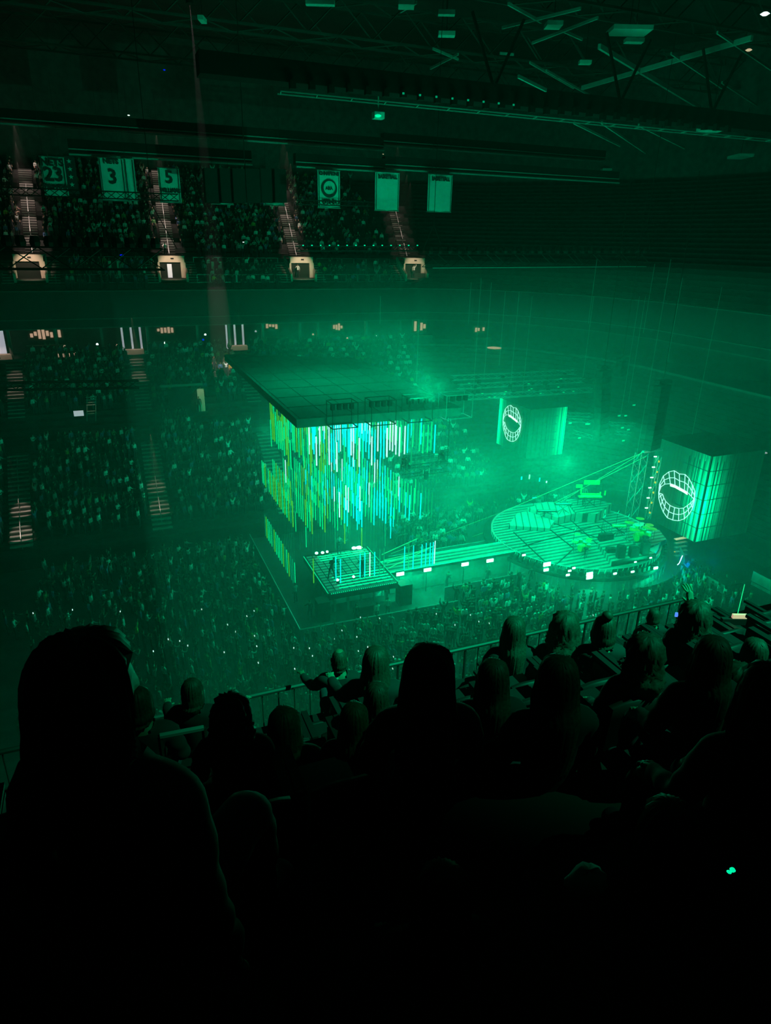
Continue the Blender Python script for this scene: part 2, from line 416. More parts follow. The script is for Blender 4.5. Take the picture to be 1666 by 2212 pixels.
# ------------------------------------------------------------------ portals of the upper bowl
def portal(x, y0, lab, wd_=3.1):
    zb = 21.45; t = thing('portal_box', lab, 'entrance portal', (x, y0, zb)); h = 2.5; dp = 2.4
    for s in (-1, 1):
        xs = x+s*wd_/2; xi = x+s*wd_/2*.80; mb = MB()
        a = [(xs-.12, y0-.9, zb-.35), (xs+.12, y0-.9, zb-.35), (xs+.12, y0+dp, zb-.3), (xs-.12, y0+dp, zb-.3),
             (xs-.12, y0-.9, zb+.55), (xs+.12, y0-.9, zb+.55), (xs+.12, y0+dp, zb+h), (xs-.12, y0+dp, zb+h)]
        mb.add(a, [(3, 2, 1, 0), (4, 5, 6, 7), (0, 1, 5, 4), (1, 2, 6, 5), (2, 3, 7, 6), (3, 0, 4, 7)])
        obj('side_wall', mb, 'portal_wall', t)
        mb = MB(); mb.bar((xs, y0-.9, zb+.62), (xs, y0+dp, zb+h+.08), .05, 5); obj('sloping_rail', mb, 'step_edge', t)
        w_ = .55 if s > 0 else .22
        mb = MB(); mb.box((xs-s*w_/2, y0+.1, zb+h*.36), (w_, .2, h*.72)); obj('jamb', mb, 'portal_wall', t)
        mb = MB()
        for i in range(9):
            yy = y0-.9+i*.42; zz = zb-.5+i*.263
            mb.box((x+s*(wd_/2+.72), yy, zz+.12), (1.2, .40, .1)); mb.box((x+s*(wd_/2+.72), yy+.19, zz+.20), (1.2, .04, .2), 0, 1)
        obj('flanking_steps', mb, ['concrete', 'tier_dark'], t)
    mb = MB(); mb.box((x, y0+.1, zb+h*.86), (wd_-.2, .22, h*.28)); obj('lintel', mb, 'portal_wall', t)
    mb = MB(); mb.box((x, y0+dp/2+.2, zb+h-.03), (wd_, dp, .1)); obj('portal_roof', mb, 'concrete', t)
    mb = MB(); mb.box((x, y0+.32, zb+h*.36), (wd_-.5, .08, h*.72)); obj('passage_shade', mb, 'black', t)  # black sheet standing in for the shaded passage
    mb = MB(); mb.box((x+.1, y0-.03, zb+h*.88), (.35, .05, .16)); obj('small_sign', mb, 'black', t)
    mb = MB(); mb.box((x, y0-.4, zb-.08), (wd_-.3, 1.0, .12)); obj('landing', mb, 'concrete', t)
    return t
for (xa, ya, xb, yb), nm in zip(UA, ('leftmost portal, partly behind the black truss', 'second from the left, bright room showing through', 'third from the left, person at it', 'rightmost, person in white inside')):
    portal(xa+(-.3 if xa < 0 else -.1), 86.2, 'pale concrete entrance portal of the upper bowl, '+nm)
mb = MB(); mb.box((8.0, 86.45, 22.3), (.5, .05, 1.5), 0, 0); tag(obj('lit_poster', mb, 'suite_white'), 'bright lit panel seen inside the second portal of the upper bowl', 'poster')
# railings along the front of the upper bowl
def guard(x0, x1, y, z, label, h=1.0, step=1.6, mat_='rail'):
    t = thing('guard_rail', label, 'railing', ((x0+x1)/2, y, z))
    n = max(1, int(round((x1-x0)/step)))
    for i in range(n):
        a, b = x0+(x1-x0)*i/n+.05, x0+(x1-x0)*(i+1)/n-.05
        mb = MB(); mb.path([(a, y, z+.15), (a, y, z+h), (b, y, z+h), (b, y, z+.15)], .03, 4, closed=True)
        obj('rail_panel', mb, mat_, t)
for x0, x1, nm in [(-4.2, 6.2, 'between the two leftmost portals'), (10.8, 21.6, 'between the second and third portals'), (26.2, 36.8, 'between the third and rightmost portals')]:
    guard(x0, x1, 85.0, 20.95, 'green lit guard rail of the upper bowl front, '+nm)
    guard(x0+.2, x1-.2, 88.5, 22.75, 'rear guard rail of the upper bowl cross aisle, '+nm)
# lit doors halfway between portals
for x, nm in ((2.0, 'left'), (13.4, 'right')):
    t = thing('stair_light_box', 'narrow lit doorway in the upper bowl front rows, the %s one' % nm, 'doorway', (x, 86.5, 21.5))
    mb = MB()
    for s in (-1, 1): mb.box((x+s*.45, 86.5, 22.4), (.3, .2, 1.9))
    obj('jamb', mb, 'portal_wall', t)
    mb = MB(); mb.box((x, 86.6, 22.4), (.6, .1, 1.9)); obj('opening_shade', mb, 'black', t)  # black sheet between the jambs, shade of the doorway put in as colour

# ------------------------------------------------------------------ suites
def suites():
    mbp = None
    xs = [-12.5, -9.6, -5.0, -.3, 4.6, 10.2, 13.9, 18.0, 22.7, 25.0, 31.5, 36.3]
    for i, x in enumerate(xs):
        mb = MB(); mb.box((x, 83.9, 14.85), (.28, .5, 3.3)); struct('trim_%d' % (20+i), mb, 'fascia_trim', 'pillar between suites')
    # shelves / pictures on the back wall, made to glow as warm room light
    warm = [(-14, -12.9, 15.6, .9), (-7.9, -4.6, 15.4, 1.2), (5.9, 7.9, 15.5, .9), (19.2, 21.2, 15.6, .8), (28.2, 29.6, 15.2, 1.0), (38.6, 40.4, 15.4, 1.4), (45.7, 47.2, 15.3, .7)]
    nm = ['at the far left edge', 'left of the first white doors', 'beside the first white doors', 'right of the second white doors', 'above the hanging tubes', 'in the corner above the rear screen', 'right of the corner column']
    for (a, b, z, h), n in zip(warm, nm):
        yb = 87.6 if a < 36 else (84.5 if a < 43 else 80.5)
        t = thing('suite_bar', 'warm lit bar shelf in a suite '+n, 'bar shelf', ((a+b)/2, yb, z-h/2))
        mb = MB()
        k = int((b-a)/.45)+1
        for i in range(k):
            if random.random() < .75: mb.box((a+(i+.5)*(b-a)/k, yb, z+random.uniform(-.1, .1)*h), ((b-a)/k*.7, .1, h*random.uniform(.3, .9)))
        if not mb.f: mb.box(((a+b)/2, yb, z), (b-a, .1, h))
        obj('lit_shelves', mb, 'suite_warm', t)
        mb = MB(); mb.box(((a+b)/2, yb+.12, z), (b-a+.4, .1, h+.3)); obj('shelf_back', mb, 'suite_wall', t)
        mb = MB(); mb.box(((a+b)/2, yb-1.0, 13.75), (b-a+.8, .6, 1.1)); obj('counter', mb, 'suite_wall', t)
suites()
for x, nm, two in ((-10.7, 'at the left edge', False), (2.9, 'above the middle lower stair', True), (14.9, 'above the right lower stair', True)):
    t = thing('glass_door', 'white framed lit suite entrance doors '+nm, 'door', (x, 85.6, 13.2))
    for j, dx in enumerate((-1.0, 0, 1.0) if two else (0,)):
        mb = MB(); mb.box((x+dx, 85.6, 14.8), (.22 if two else .9, .12, 3.1)); obj('lit_frame', mb, 'suite_white', t)
    if two:
        mb = MB()
        for dx in (-.5, .5): mb.box((x+dx, 85.65, 14.8), (.75, .06, 3.0))
        obj('dark_pane', mb, 'black', t)
    mb = MB(); mb.box((x, 84.0, 13.5), (2.2, .9, .7)); obj('landing_front', mb, 'portal_wall', t)
    lamp('door_lamp', 'SPOT', (x, 82.6, 16.2), 160, WARM, (x, 84.2, 13.6), 60, .5)
# small suite lights, screens and table lamps
sl = [(6.5, 14.3, 'led_white'), (10.9, 14.5, 'led_blue'), (11.2, 15.1, 'led_white'), (17.3, 15.3, 'suite_white'), (-4.3, 14.3, 'suite_warm'), (1.2, 14.2, 'suite_warm'), (-.9, 14.4, 'led_white'), (24.6, 14.7, 'suite_warm'), (29.2, 14.1, 'suite_warm'), (33.2, 14.2, 'led_white')]
for i, (x, z, m_) in enumerate(sl):
    t = thing('table_lamp', 'tiny lit lamp on a suite table' , 'lamp', (x, 84.6, z-.5), 'tiny lamps on the suite tables')
    mb = MB(); mb.lathe([(.12, 0), (.14, .06), (.08, .2)], (x, 84.6, z), 8); obj('lamp_shade', mb, m_, t)
    mb = MB(); mb.bar((x, 84.6, z-.95), (x, 84.6, z), .03, 5); obj('stem', mb, 'black', t)
for x0, x1, z, nm in ((10.9, 12.7, 13.65, 'left of the second white doors'), (7.6, 9.4, 13.7, 'below the dark screen'), (24.2, 26.0, 13.7, 'above the tube cloud'), (-5.0, -2.8, 13.6, 'below the warm bar')):
    mb = MB(); n = int((x1-x0)/.16)
    for i in range(n): mb.box((x0+i*.16, 83.3, z), (.08, .06, .55*random.uniform(.6, 1)))
    tag(obj('bottle_row', mb, 'menu_green' if x0 > 0 else 'suite_warm'), 'row of glasses on the suite counter ledge '+nm, 'glassware', kind='stuff')
for px, py, nm in ((1215, 765, 'in the suite above the rear screen'), (1068, 752, 'in the corner suite')):
    p = atY(px, py, 74)
    t = thing('suite_table', 'small warm lit table '+nm, 'table', (p.x, p.y, p.z-.6))
    mb = MB(); mb.lathe([(.9, 0), (.9, .06)], (p.x, p.y, p.z), 14); obj('table_top', mb, 'suite_warm', t)  # table top glows by itself in place of lamplight
    mb = MB(); mb.bar((p.x, p.y, p.z-1.0), p, .06, 6); obj('leg', mb, 'black', t)

# ------------------------------------------------------------------ square platform
PX0, PX1, PY0, PY1, PZ = 13.0, 18.2, 41.7, 48.3, 1.9
t = thing('square_stage', 'small square stage platform of lit slats under the hanging light tubes', 'stage', (15.6, 45, 0))
mb = MB(); mb.box((15.6, 45, PZ-.12), (5.2, 6.6, .24)); obj('deck', mb, 'platform_slats', t)
mb = MB()
for x, y, dx, dy in ((15.6, PY0-.08, 5.5, .16), (15.6, PY1+.08, 5.5, .16), (PX0-.08, 45, .16, 6.9), (PX1+.08, 45, .16, 6.9)): mb.box((x, y, PZ-.22), (dx, dy, .5))
obj('edge_frame', mb, 'black', t)
mb = MB()
for i in range(5): mb.box((13.5+i*1.05, PY0+.5, .75), (.16, .16, 1.5)); mb.box((13.5+i*1.05, PY1-.5, .75), (.16, .16, 1.5))
for y in (43.2, 45, 46.8): mb.box((13.4, y, .75), (.16, .16, 1.5)); mb.box((17.8, y, .75), (.16, .16, 1.5))
obj('legs_frame', mb, 'truss_alu', t)
mb = MB(); mb.box((15.6, 43.2, .8), (4.6, .06, 1.5)); obj('understage_panel', mb, 'banner_cloth', t)
mb = MB()
for i in range(34): mb.box((13.05+i*.155, PY0-.17, PZ+.02), (.07, .05, .07))
for i in range(40): mb.box((PX0-.17, PY0+i*.168, PZ+.02), (.05, .06, .07)); mb.box((PX1+.17, PY0+i*.168, PZ+.02), (.05, .06, .07))
obj('edge_light_string', mb, 'led_green', t)
mb = MB()
for i in range(9): mb.box((13.0+.5+i*.55, 45, PZ+.015), (.045, 6.3, .03))
obj('dark_seams', mb, 'black', t)
mb = MB()
for y in (42.15, 42.6, 43.05, 43.5, 43.95, 47.0, 47.4, 47.8): mb.box((16.0, y, PZ+.03), (4.3, .09, .05))
obj('light_strips', mb, 'led_green', t)
# bright lamps on its rear edge
for i, (px, py, s) in enumerate([(684, 1194, .9), (697, 1193, .9), (707, 1191, .7), (765, 1183, 1.3), (776, 1182, 1.8), (729, 1252, .8), (764, 1245, .7)]):
    p = atZ(px, py, PZ+.25)
    tt = thing('stage_lamp', ['leftmost white lamp on the rear edge of the square stage', 'second white lamp on the rear edge of the square stage', 'small white lamp on the rear edge of the square stage by the bending performer', 'white lamp left of the brightest one on the rear edge', 'brightest white lamp on the rear edge of the square stage', 'white floor lamp at the near left of the square stage', 'white floor lamp near the middle of the square stage'][i], 'lamp', (p.x, p.y, PZ))
    mb = MB(); mb.box((p.x, p.y, PZ+.08), (.3*s, .25, .14)); obj('lamp_body', mb, 'black', tt)
    mb = MB(); mb.lathe([(.13*s, 0), (.16*s, .06), (.1*s, .14)], (p.x, p.y, PZ+.16), 10); obj('lamp_lens', mb, 'flood_glow', tt)
lamp('rear_lamp', 'POINT', tuple(atZ(775, 1180, 2.7)), 420, GREEN)
# cases, pit, barricades around
def case(name, loc, d, label, rz=0, m_='road_case', cat='case'):
    tt = thing(name, label, cat, loc)
    mb = MB(); mb.box((loc[0], loc[1], loc[2]+d[2]/2), d, rz); obj('box', mb, m_, tt)
    mb = MB(); mb.box((loc[0], loc[1], loc[2]+d[2]+.02), (d[0]*1.03, d[1]*1.03, .04), rz); mb.box((loc[0], loc[1], loc[2]+d[2]*.5), (d[0]*1.02, d[1]*1.02, .05), rz)
    obj('edge_strip', mb, 'black', tt); return tt
case('speaker_cabinet', (12.3, 41.4, 0), (.9, .9, 1.6), 'black speaker cabinet at the near left corner of the square stage', m_='amp', cat='speaker')
case('speaker_cabinet', (15.3, 40.6, 0), (1.1, .8, 1.1), 'black floor speaker below the front of the square stage', m_='amp', cat='speaker')
case('speaker_cabinet', (18.9, 41.6, 0), (1.0, .9, 1.7), 'black speaker cabinet at the near right corner of the square stage', m_='amp', cat='speaker')
def barrier(p, q, label):
    p, q = Vector(p), Vector(q); tt = thing('crowd_barrier', label, 'barrier', (p+q)/2)
    d = (q-p); n = max(1, int(d.length/1.2))
    mb = MB(); mb2 = MB()
    for i in range(n):
        a, b = p+d*i/n, p+d*(i+1)/n
        mb.add([a, b, b+Vector((0, 0, 1.1)), a+Vector((0, 0, 1.1)), a+Vector((.05, .05, 0)), b+Vector((.05, .05, 0)), b+Vector((.05, .05, 1.1)), a+Vector((.05, .05, 1.1))], [(0, 1, 2, 3), (7, 6, 5, 4), (3, 2, 6, 7)])
        mb2.bar(a+Vector((0, 0, 1.15)), b+Vector((0, 0, 1.15)), .045, 5)
    obj('panel', mb, 'barricade', tt); obj('top_rail', mb2, 'truss_alu', tt)
barrier((9.9, 56, 0), (9.9, 38.8, 0), 'grey crowd barrier running along the left of the square stage')
barrier((9.9, 38.8, 0), (22, 38.6, 0), 'grey crowd barrier in front of the square stage')
barrier((22, 40.8, 0), (29.2, 40.8, 0), 'grey crowd barrier along the near side of the runway')
barrier((20, 47.4, 0), (30, 47.4, 0), 'grey crowd barrier behind the runway')
mb = MB()
for k in range(22):
    a0, a1 = R(200+k*6), R(206+k*6)
    for a in ((a0, a1),):
        p = (37+9.4*math.cos(a0), 44.8+9.4*math.sin(a0)); q = (37+9.4*math.cos(a1), 44.8+9.4*math.sin(a1))
        mb.add([(*p, 0), (*q, 0), (*q, 1.15), (*p, 1.15)], [(0, 1, 2, 3)])
tag(obj('crowd_barrier', mb, 'barricade'), 'curved grey crowd barrier around the front of the round stage', 'barrier')

# ------------------------------------------------------------------ hanging tube cloud
RX = [11.35+i*(10.65/11) for i in range(12)]
NY = 21
tube_mesh = {}
def tube_me(kind, L, r=.036):
    key = (kind, round(L, 1), r)
    if key not in tube_mesh:
        mb = MB(); mb.bar((0, 0, 0), (0, 0, -key[1]), r, 6); tube_mesh[key] = mb.mesh('light_tube', ['tube_'+kind])
    return tube_mesh[key]
cable_me = {}
def cable(L):
    k = round(L, 0)
    if k not in cable_me:
        mb = MB(); mb.bar((0, 0, 0), (0, 0, -k), .006, 3)
        cable_me[k] = mb.mesh('cable', ['tube_dim'])
    return cable_me[k]
TOPZ = 14.0
def pick(i, y, lev):
    u = i/11.0; v = (y-43.6)/12.4; r = random.random()
    c = math.exp(-((u-.62)/.30)**2)*(1 if lev < 2 else .75)
    if lev == 0:
        if r < c*.35: return 'white'
        if r < c*.95: return 'cyan'
    else:
        if r < c*.10: return 'white'
        if r < c*.62: return 'cyan'
    r = random.random()
    if u > .88: return 'dim' if r < .5 else 'green'
    return 'lime' if r < (.32 if u < .45 else .12) else ('green' if r < .85 else 'dim')
_ORD = ['first', 'second', 'third', 'fourth', 'fifth', 'sixth', 'seventh', 'eighth', 'ninth', 'tenth', 'eleventh', 'twelfth', 'thirteenth', 'fourteenth', 'fifteenth', 'sixteenth', 'seventeenth', 'eighteenth', 'nineteenth']
_TEN = {2: ('twenty', 'twentieth'), 3: ('thirty', 'thirtieth'), 4: ('forty', 'fortieth'), 5: ('fifty', 'fiftieth'), 6: ('sixty', 'sixtieth'), 7: ('seventy', 'seventieth'), 8: ('eighty', 'eightieth'), 9: ('ninety', 'ninetieth')}
def ordn(n):
    if n < 20: return _ORD[n-1]
    t_, u_ = divmod(n, 10); return _TEN[t_][1] if u_ == 0 else _TEN[t_][0]+' '+_ORD[u_-1]
def by_place(objs, end=' from the left'):
    grp = {}
    for o in objs: grp.setdefault(o['label'], []).append(o)
    for lab, L_ in grp.items():
        if len(L_) < 2: continue
        L_.sort(key=lambda o: proj(o.location)[0])
        for i_, o in enumerate(L_): o['label'] = lab+', '+('leftmost' if i_ == 0 else ('rightmost' if i_ == len(L_)-1 else ordn(i_+1)+end))
def strand(x, y, tubes, label, zbot):
    t = thing('light_strand', label, 'light strand', (x, y, zbot), 'hanging light strands above the square stage')
    c = bpy.data.objects.new('cable', cable(TOPZ-zbot)); C.objects.link(c); c.parent = t; c.location = (0, 0, TOPZ-zbot)
    for (zt, L, kind, r) in tubes:
        o = bpy.data.objects.new('light_tube', tube_me(kind, L, r)); C.objects.link(o); o.parent = t; o.location = (0, 0, zt-zbot)
for i, x in enumerate(RX):
    where = 'in the leftmost row' if i == 0 else ('in the rightmost row' if i == 11 else ('in the left rows' if i < 4 else ('in the middle rows' if i < 8 else 'in the right rows')))
    for j in range(NY):
        y = 43.7+j*(12.2/(NY-1))+random.uniform(-.05, .05)
        if i == 11 and y > 50: continue
        if i > 8 and y > 54.5: continue
        if i == 0 and y < 45.3: continue
        tb = []; dz = random.uniform(-.05, .05)
        if i > 0 or y < 51.8:
            tb.append((13.4+dz-random.choice((0, 0, .3, .7)), 2.2, pick(i, y, 0), .048))
        if 0 < i < 10 and random.random() < .13:
            tb.append((10.7+random.uniform(-.5, .3), 2.0, pick(i, y, 1), .042))
        if not (i == 11 and y > 47): tb.append((8.02+dz*.6, 2.1, pick(i, y, 1), .042))
        if 0 < i < 10 and random.random() < .22:
            tb.append((5.6+random.uniform(-.2, .3), 1.7, 'dim' if random.random() < .4 else pick(i, y, 2), .034))
        zb = 2.6
        if i == 0: tb.append((2.92, 2.1, random.choice(('green', 'lime', 'dim', 'green')), .038)); zb = .9
        else:
            zb = random.choice((2.6, 3.6, 4.6))
        cols = [k[2] for k in tb]; dom = max(set(cols), key=cols.count)
        dn = {'white': 'white', 'cyan': 'cyan', 'green': 'green', 'lime': 'yellow green', 'dim': 'dim green'}[dom]
        strand(x, y, tb, 'strand of mostly %s light tubes, %s row from left, %s from the front' % (dn, ordn(i+1), ordn(j+1)), zb)
for (px, b, k) in [(726, 1257, 'cyan'), (736, 1262, 'cyan'), (778, 1250, 'cyan'), (788, 1248, 'cyan'), (799, 1247, 'white'), (809, 1246, 'cyan'), (873, 1233, 'cyan'), (892, 1231, 'cyan'), (910, 1228, 'cyan'), (919, 1225, 'cyan'), (928, 1224, 'cyan'), (934, 1223, 'cyan'), (938, 1220, 'white'), (678, 1262, 'lime'), (829, 1238, 'dim'), (820, 1240, 'dim'), (882, 1232, 'dim')]:
    p = atY(px, b, 42.6 if px < 830 else 43.0)
    strand(p.x, p.y, [(p.z+2.1, 2.0, k, .038)], 'lone low %s tube at the front of the tube cloud' % {'cyan': 'cyan', 'white': 'white', 'lime': 'yellow green', 'dim': 'dim green'}[k], max(p.z, 1.95))

# dark rig box above the tubes
t = thing('overhead_rig', 'large dark flat rig box that the light strands hang from', 'stage rig', (17.4, 54, 14.2))
mb = MB(); mb.prism([(11.3, 43.3), (23.7, 43.0), (23.9, 66), (13.0, 72), (11.3, 72)], 14.1, 14.7); obj('rig_body', mb, 'rig_cloth', t)
mb = MB()
for x in np.linspace(11.6, 23.4, 7): mb.bar((x, 43.4, 14.72), (x, 71, 14.72), .025, 4)
for y in np.linspace(43.5, 70, 9): mb.bar((11.5, y, 14.73), (23.5, y, 14.73), .025, 4)
obj('rig_grid', mb, 'rig_cloth', t)
for k, (x0, x1) in enumerate([(13.4, 15.2), (16.2, 18.0), (19.0, 20.8), (21.9, 24.0)]):
    z0, z1, y0, y1 = 14.2, 15.9, 41.9, 43.2
    tt = thing('truss_cage', 'open rectangular truss cage on the near edge of the dark rig, '+['leftmost', 'second from the left', 'third from the left', 'rightmost'][k], 'truss', ((x0+x1)/2, 42.5, z0))
    mb = MB(); P = [(x, y, z) for z in (z0, z1) for x, y in ((x0, y0), (x1, y0), (x1, y1), (x0, y1))]
    mb.path(P[:4], .04, 4, closed=True); mb.path(P[4:], .04, 4, closed=True)
    for a in range(4): mb.bar(P[a], P[a+4], .03, 4)
    obj('frame', mb, 'truss_alu' if k > 2 else 'truss_black', tt)
    mb = MB()
    for a in range(4):
        f = (a+.5)/4; mb.box((x0+(x1-x0)*f, (y0+y1)/2, z1-.35), (.25, .3, .4))
    obj('hoist', mb, 'black', tt)

# ------------------------------------------------------------------ runway
t = thing('runway', 'long straight runway joining the square stage to the round stage', 'stage', (24, 44.2, 0))
mb = MB(); mb.box((24.2, 44.2, PZ-.12), (11.8, 2.0, .22)); obj('deck', mb, 'deck_slats', t)
mb = MB()
for y in (43.2, 45.2): mb.box((24.2, y, PZ+.03), (11.6, .06, .08))
obj('edge_light_strip', mb, 'led_green', t)
mb = MB(); mb.box((24.2, 43.22, .85), (11.6, .05, 1.6)); mb.box((24.2, 45.18, .85), (11.6, .05, 1.6)); obj('skirt', mb, 'road_case', t)
mb = MB()
for a, b in ((2.0, 44.7), (1.2, 44.3)):
    pass
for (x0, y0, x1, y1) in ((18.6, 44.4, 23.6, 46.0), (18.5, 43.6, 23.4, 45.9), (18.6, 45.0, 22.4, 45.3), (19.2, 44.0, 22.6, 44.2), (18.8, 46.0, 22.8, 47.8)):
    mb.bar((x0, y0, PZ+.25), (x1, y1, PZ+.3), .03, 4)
obj('laser_stick', mb, 'laser', t)  # laser light beside the platform, modelled as glowing bars
for i, (px, py) in enumerate([(865, 1240), (924, 1231), (1005, 1219), (1059, 1211)]):
    p = atY(px, py, 42.5)
    tt = thing('flood_light', 'glaring flood light on the near side of the runway, '+['nearest the square stage', 'second from the square stage', 'third from the square stage', 'nearest the round stage'][i], 'flood light', (p.x, p.y, 0))
    mb = MB(); mb.box((p.x, p.y+.12, p.z), (.75, .16, .36)); obj('housing', mb, 'black', tt)
    mb = MB(); mb.box((p.x, p.y, p.z), (.62, .08, .26)); obj('lens', mb, 'flood_glow', tt)
    mb = MB(); mb.bar((p.x, p.y+.15, 0), (p.x, p.y+.15, p.z), .04, 5); obj('stand', mb, 'truss_black', tt)
    lamp('flood_light_glow', 'POINT', (p.x, p.y-.35, p.z+.1), 500, GREEN)

# ------------------------------------------------------------------ round stage
SX, SY, SR = 37.0, 44.8, 7.35
def polar(a, r): return (SX+r*math.cos(R(a)), SY+r*math.sin(R(a)))
t = thing('round_stage', 'large round stage with slatted deck and ring of black monitors', 'stage', (SX, SY, 0))
mb = MB(); mb.lathe([(SR, PZ-.35), (SR, PZ), (.01, PZ)], (SX, SY, 0), 64); obj('deck', mb, 'deck_slats', t)
mb = MB(); mb.lathe([(SR+.05, 1.2), (SR+.75, 1.2), (SR+.75, 1.5), (SR+.05, 1.5), (SR+.05, 1.2)], (SX, SY, 0), 64, caps=False); obj('lower_ring', mb, 'black', t)
mb = MB(); mb.lathe([(SR+.0, PZ+.0), (SR+.08, PZ+.06), (SR-.06, PZ+.06), (SR-.1, PZ)], (SX, SY, 0), 64, caps=False); obj('deck_rim', mb, 'truss_alu', t)
mb = MB()
for k in range(72):
    a0, a1 = k*5, k*5+5; p, q = polar(a0, SR+.35), polar(a1, SR+.35)
    mb.add([(*p, 0), (*q, 0), (*q, 1.25), (*p, 1.25)], [(0, 1, 2, 3)])
obj('skirt', mb, 'barricade', t)
mb = MB()
for k in range(60):
    a = 150+k*4.2
    mb.bar((*polar(a, SR+.6), 0), (*polar(a+random.uniform(-3, 3), SR+.55), 1.2), .03, 4)
obj('support_struts', mb, 'truss_alu', t)
mb = MB()
for k in range(90):
    a = k*4; mb.bar((*polar(a, SR+.02), 1.4), (*polar(a+1, SR+.02), PZ), .02, 4)
obj('rim_strips', mb, 'led_green', t)
for k in range(40):
    a = 188+k*4.1; x, y = polar(a, SR+.42)
    mb = MB(); mb.box((x, y, 1.68), (.24, .3, .36), R(a)); obj('monitor_box', mb, 'amp', t)
# deck seams and dark corridors
mb = MB()
for (a, b) in [((1130, 1180), (1290, 1135)), ((1290, 1135), (1345, 1180)), ((1190, 1145), (1240, 1185)), ((1240, 1185), (1195, 1225)), ((1195, 1130), (1300, 1165)), ((1110, 1150), (1190, 1225)), ((1235, 1125), (1290, 1175)), ((1300, 1120), (1360, 1160))]:
    p, q = atZ(*a, PZ+.02), atZ(*b, PZ+.02); mb.bar(p, q, .06, 4)
obj('deck_seams', mb, 'black', t)
def deckpoly(pts, z0, z1, name, m_, par): 
    mb = MB(); mb.prism([tuple(atZ(*p, z1))[:2] for p in pts], z0, z1); return obj(name, mb, m_, par)
t = thing('stage_riser', 'bright angled riser on the left of the round stage', 'stage riser', (*polar(170, 5.5), PZ))
deckpoly([(1098, 1135), (1187, 1141), (1198, 1125), (1140, 1104), (1118, 1108)], PZ, PZ+.35, 'riser_top', 'deck_diag', t)
t = thing('stage_riser', 'raised rear riser carrying the keyboards on the round stage', 'stage riser', (*polar(100, 5), PZ))
deckpoly([(1140, 1097), (1205, 1118), (1245, 1108), (1230, 1086), (1180, 1084)], PZ, PZ+.7, 'riser_top', 'deck_diag', t)
mb = MB()
for k in range(14):
    p = atZ(1165+k*6, 1122-.6*k, PZ); mb.bar(p, p+Vector((random.uniform(-.15, .15), 0, .62)), .03, 4)
obj('riser_legs', mb, 'led_green', t)
t = thing('stage_riser', 'rear riser with green lit rig at the back of the round stage', 'stage riser', (*polar(75, 6), PZ))
deckpoly([(1245, 1108), (1290, 1110), (1322, 1087), (1285, 1079), (1222, 1078)], PZ, PZ+.9, 'riser_top', 'deck_slats', t)
mb = MB()
for k in range(12):
    p = atZ(1248+k*5.5, 1124-.9*max(0, k-7)*2, PZ); mb.bar(p, p+Vector((random.uniform(-.25, .25), 0, .8)), .03, 4)
obj('riser_legs', mb, 'led_green', t)
t = thing('stage_riser', 'low riser for guitar amplifiers at the near right of the round stage', 'stage riser', (41, 40.6, PZ))
deckpoly([(1292, 1172), (1322, 1213), (1418, 1197), (1370, 1170), (1345, 1162)], PZ, PZ+.4, 'riser_top', 'deck_slats', t)
mb = MB()
for k in range(18):
    p = atZ(1325+k*5, 1222-k*1.0, PZ); mb.bar(p+Vector((0, .1, 0)), p+Vector((random.uniform(-.1, .1), .1, .36)), .025, 4)
obj('riser_legs', mb, 'led_green', t)
t = thing('stage_riser', 'drum riser at the right of the round stage', 'stage riser', (43, 44.5, PZ))
deckpoly([(1345, 1160), (1395, 1185), (1440, 1165), (1425, 1145), (1360, 1140)], PZ, PZ+.45, 'riser_top', 'deck_slats', t)
t = thing('curved_ramp', 'curved pale ramp along the right rim of the round stage', 'ramp', (*polar(-40, 7), PZ))
mb = MB()
for k in range(8):
    a0, a1 = -62+k*7, -55+k*7
    P = [(*polar(a0, 6.1), PZ+.3), (*polar(a0, 7.2), PZ+.3), (*polar(a1, 7.2), PZ+.3), (*polar(a1, 6.1), PZ+.3)]
    mb.add(P+[(p[0], p[1], PZ+.05) for p in P], [(0, 1, 2, 3), (0, 3, 7, 4), (1, 0, 4, 5), (2, 1, 5, 6), (3, 2, 6, 7)])
obj('ramp_surface', mb, 'baffle', t)
# flood lights under the round stage
for i, (px, py, s) in enumerate([(1182, 1219, 1.2), (1180, 1231, .8), (1274, 1240, 1.1), (1274, 1247, 1.1), (1132, 1199, .6), (1417, 1227, .8), (1367, 1235, .6), (1386, 1242, .6), (1227, 1242, .6), (1231, 1233, .5), (1240, 1227, .5), (1329, 1239, .6), (1406, 1205, .4), (1373, 1214, .4)]):
    p = atY(px, py, 36.3 if 1150 < px < 1300 else (36.9 if px > 1300 else 41.0))
    nm = ['upper lamp of the left bright pair', 'lower lamp of the left bright pair', 'upper lamp of the middle bright pair', 'lower lamp of the middle bright pair', 'small lamp at the runway corner', 'rightmost lamp by the pale ramp', 'small lamp left of the lowest right lamp', 'lowest right lamp', 'lower lamp of the small cluster', 'left lamp of the small cluster', 'top lamp of the small cluster', 'small lamp below the monitor ring right of centre', 'tiny lamp on the rim beside the amplifiers', 'tiny lamp on the rim below the amplifiers'][i]
    tt = thing('flood_light', 'flood light under the round stage, '+nm, 'flood light', (p.x, p.y, max(0, p.z-.4)))
    mb = MB(); mb.box((p.x, p.y+.1, p.z), (.5*s+.08, .14, .26*s+.06)); obj('housing', mb, 'black', tt)
    mb = MB(); mb.box((p.x, p.y, p.z), (.5*s, .08, .24*s)); obj('lens', mb, 'flood_glow', tt)
    if i in (0, 2, 5): lamp('flood_light_glow', 'POINT', (p.x, p.y-.3, p.z+.1), 900, GREEN)
